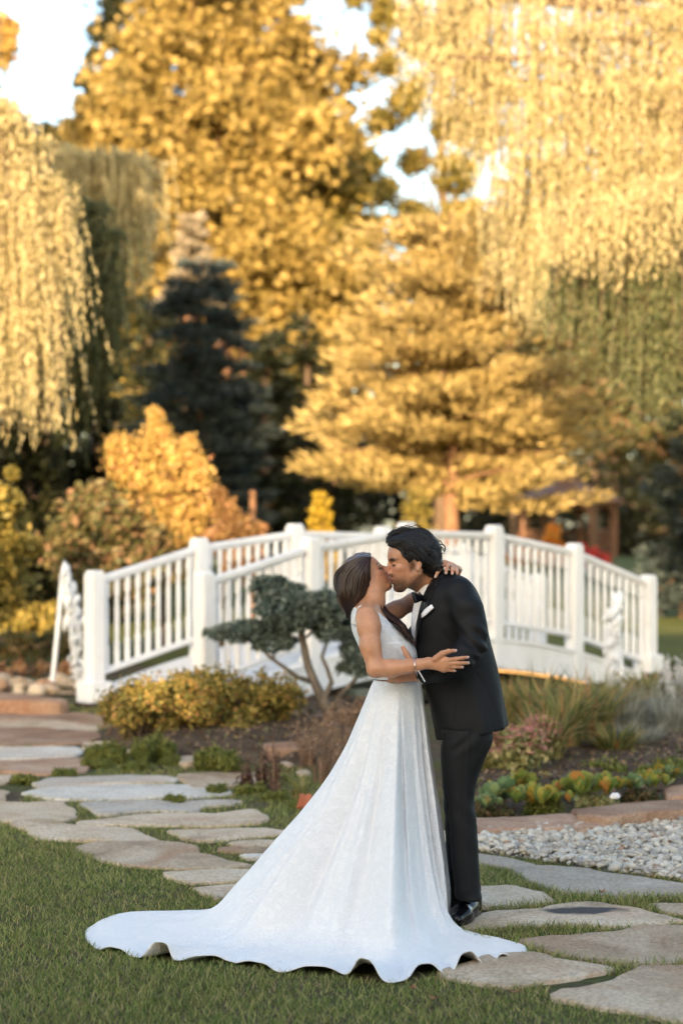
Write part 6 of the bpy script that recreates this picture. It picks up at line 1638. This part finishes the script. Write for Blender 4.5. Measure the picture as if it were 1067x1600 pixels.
# --- hair
ow = curve_px([(266,232),(222,240),(178,256),(130,292),(100,335),(92,380),(100,430),(118,478),(142,520),(150,556)], 30)
iw = curve_px([(266,236),(262,262),(258,300),(256,345),(250,392),(238,432),(214,462),(186,492),(162,525),(150,556)], 30)
fh = Field((-.02, 8.84, 1.36), (.30, 9.2, 1.66), .0035)
EB = lambda a, b, c, r, kk=.01: fh.ell(BP(a, b, c), np.array(r)*.89, np.stack([bu, bv_, bw_]), kk)
EB(-.014, 0, .032, (.112, .088, .099)); EB(.02, 0, .05, (.080, .080, .075), .02)
for i in range(3, 29, 2):
    c = (ow[i]+iw[i])/2; r = np.linalg.norm(ow[i]-iw[i])/2*.0008472*.92+.004
    fh.ell(K(c[0], c[1], .01), (r, max(.012, min(.074, r*1.3)), r*1.05), None, .02)
# keep the face, jaw and neck clear
fh.plane_cut(K(266,300,0), (1.0, 0, .03), .004)
mh = fh.mesh("hair"); wrinkle(mh, lambda c: .007*noise3(c*np.array([45, 45, 16]))+.003*noise3(c*80))
bh = link("hair", mh, M['hair_brown'], bride)
hb_ = bvh_of(bh)
rs = np.random.RandomState(9); paths = []; rad = []; t30 = np.linspace(0, 1, 30)
for i in range(480):
    u = rs.rand(); side = -1 if i % 6 else 1; u = u*1.12-.12; c = ow*(1-u)+iw*u; u = max(0, u); a0 = rs.rand()*.12; a1 = rs.uniform(.55, 1.03); tt = np.clip(a0+(a1-a0)*t30, 0, 1)
    c = np.stack([np.interp(tt, t30, c[:, j]) for j in (0, 1)], 1)
    amp = (1+16*tt**1.4)*rs.uniform(.4, 1.1); p0 = rs.normal()*.35+u*2.5; fr = rs.uniform(9, 12)
    c = c+np.stack([np.sin(tt*fr+p0)*amp, np.cos(tt*fr*.8+p0)*amp*.5], 1)
    wdt = np.interp(tt, t30, np.linalg.norm(ow-iw, axis=1))*.0008472/2
    dy = .012+side*(np.minimum(.086, wdt*1.15+.012)*math.sqrt(max(.02, 1-(2*u-1)**2))*np.clip(.55+tt*3, 0, 1)+.006)
    paths.append(np.stack([K(a, b, d) for (a, b), d in zip(c, dy)]) if side > 0 else lay(hb_, c, dy, .0005+.008*rs.rand())); rad.append(rs.uniform(.0014, .0036))
# the lock falling forward over her far shoulder
o2 = curve_px([(296,405),(305,425),(312,440),(330,480),(362,520),(410,560),(455,605),(478,645),(490,690)], 30); i2 = curve_px([(276,410),(284,440),(300,470),(318,520),(350,560),(398,592),(432,625),(462,665),(486,700)], 30)
for i in range(190):
    u = rs.rand(); c = o2*(1-u)+i2*u; a1 = rs.uniform(.6, 1.02); tt = np.clip(a1*t30, 0, 1); c = np.stack([np.interp(tt, t30, c[:, j]) for j in (0, 1)], 1)
    amp = (4+10*tt)*rs.uniform(.3, 1.2); p0 = rs.normal()*.6; c = c+np.stack([np.sin(tt*14+p0)*amp, np.cos(tt*12+p0)*amp*.6], 1)
    dy = .075+.02*rs.normal()-.15*np.clip(tt*1.8-.15, 0, 1)
    paths.append(np.stack([K(a, b, d) for (a, b), d in zip(c, dy+np.zeros(30))])); rad.append(rs.uniform(.0018, .0034))
st = strands("hair_strands", paths, rad, M['hair_brown'], bh); st['kind'] = 'stuff'
# --- bracelet and ring
mgold = NT("silver"); mgold.bsdf.inputs["Base Color"].default_value = (.75,.72,.68,1); mgold.bsdf.inputs["Metallic"].default_value = 1; mgold.bsdf.inputs["Roughness"].default_value = .25
def ring_on(c, ax, r, thick, name, parent, n=28, tilt=0.0):
    ax = Vector(nrm3(ax)); a = ax.cross(Vector((0, 0, 1))).normalized(); b = ax.cross(a)
    m = MB(); pts = [Vector(c)+(a*math.cos(2*math.pi*i/n)+b*math.sin(2*math.pi*i/n))*r+ax*math.cos(2*math.pi*i/n)*tilt for i in range(n+1)]
    m.tube(pts, thick, 6, False); return m.build(name, mgold.m, parent, True)
bc = K(502,800,-.308); ring_on(bc, wr_-el_, .0325, .0022, "bracelet", bride, tilt=.004)
m = MB(); m.tube([Vector(K(512,826,-.335)), Vector(K(545,884,-.30))], .0028, 6); m.build("bracelet_tassel", M['shirt'], bride)
ring_on(kn2[2]+(fj_d[2]-kn2[2])*.3+np.array([0, -.004, .006]), fj_d[2]-kn2[2], .0098, .0016, "ring", bride, 16)
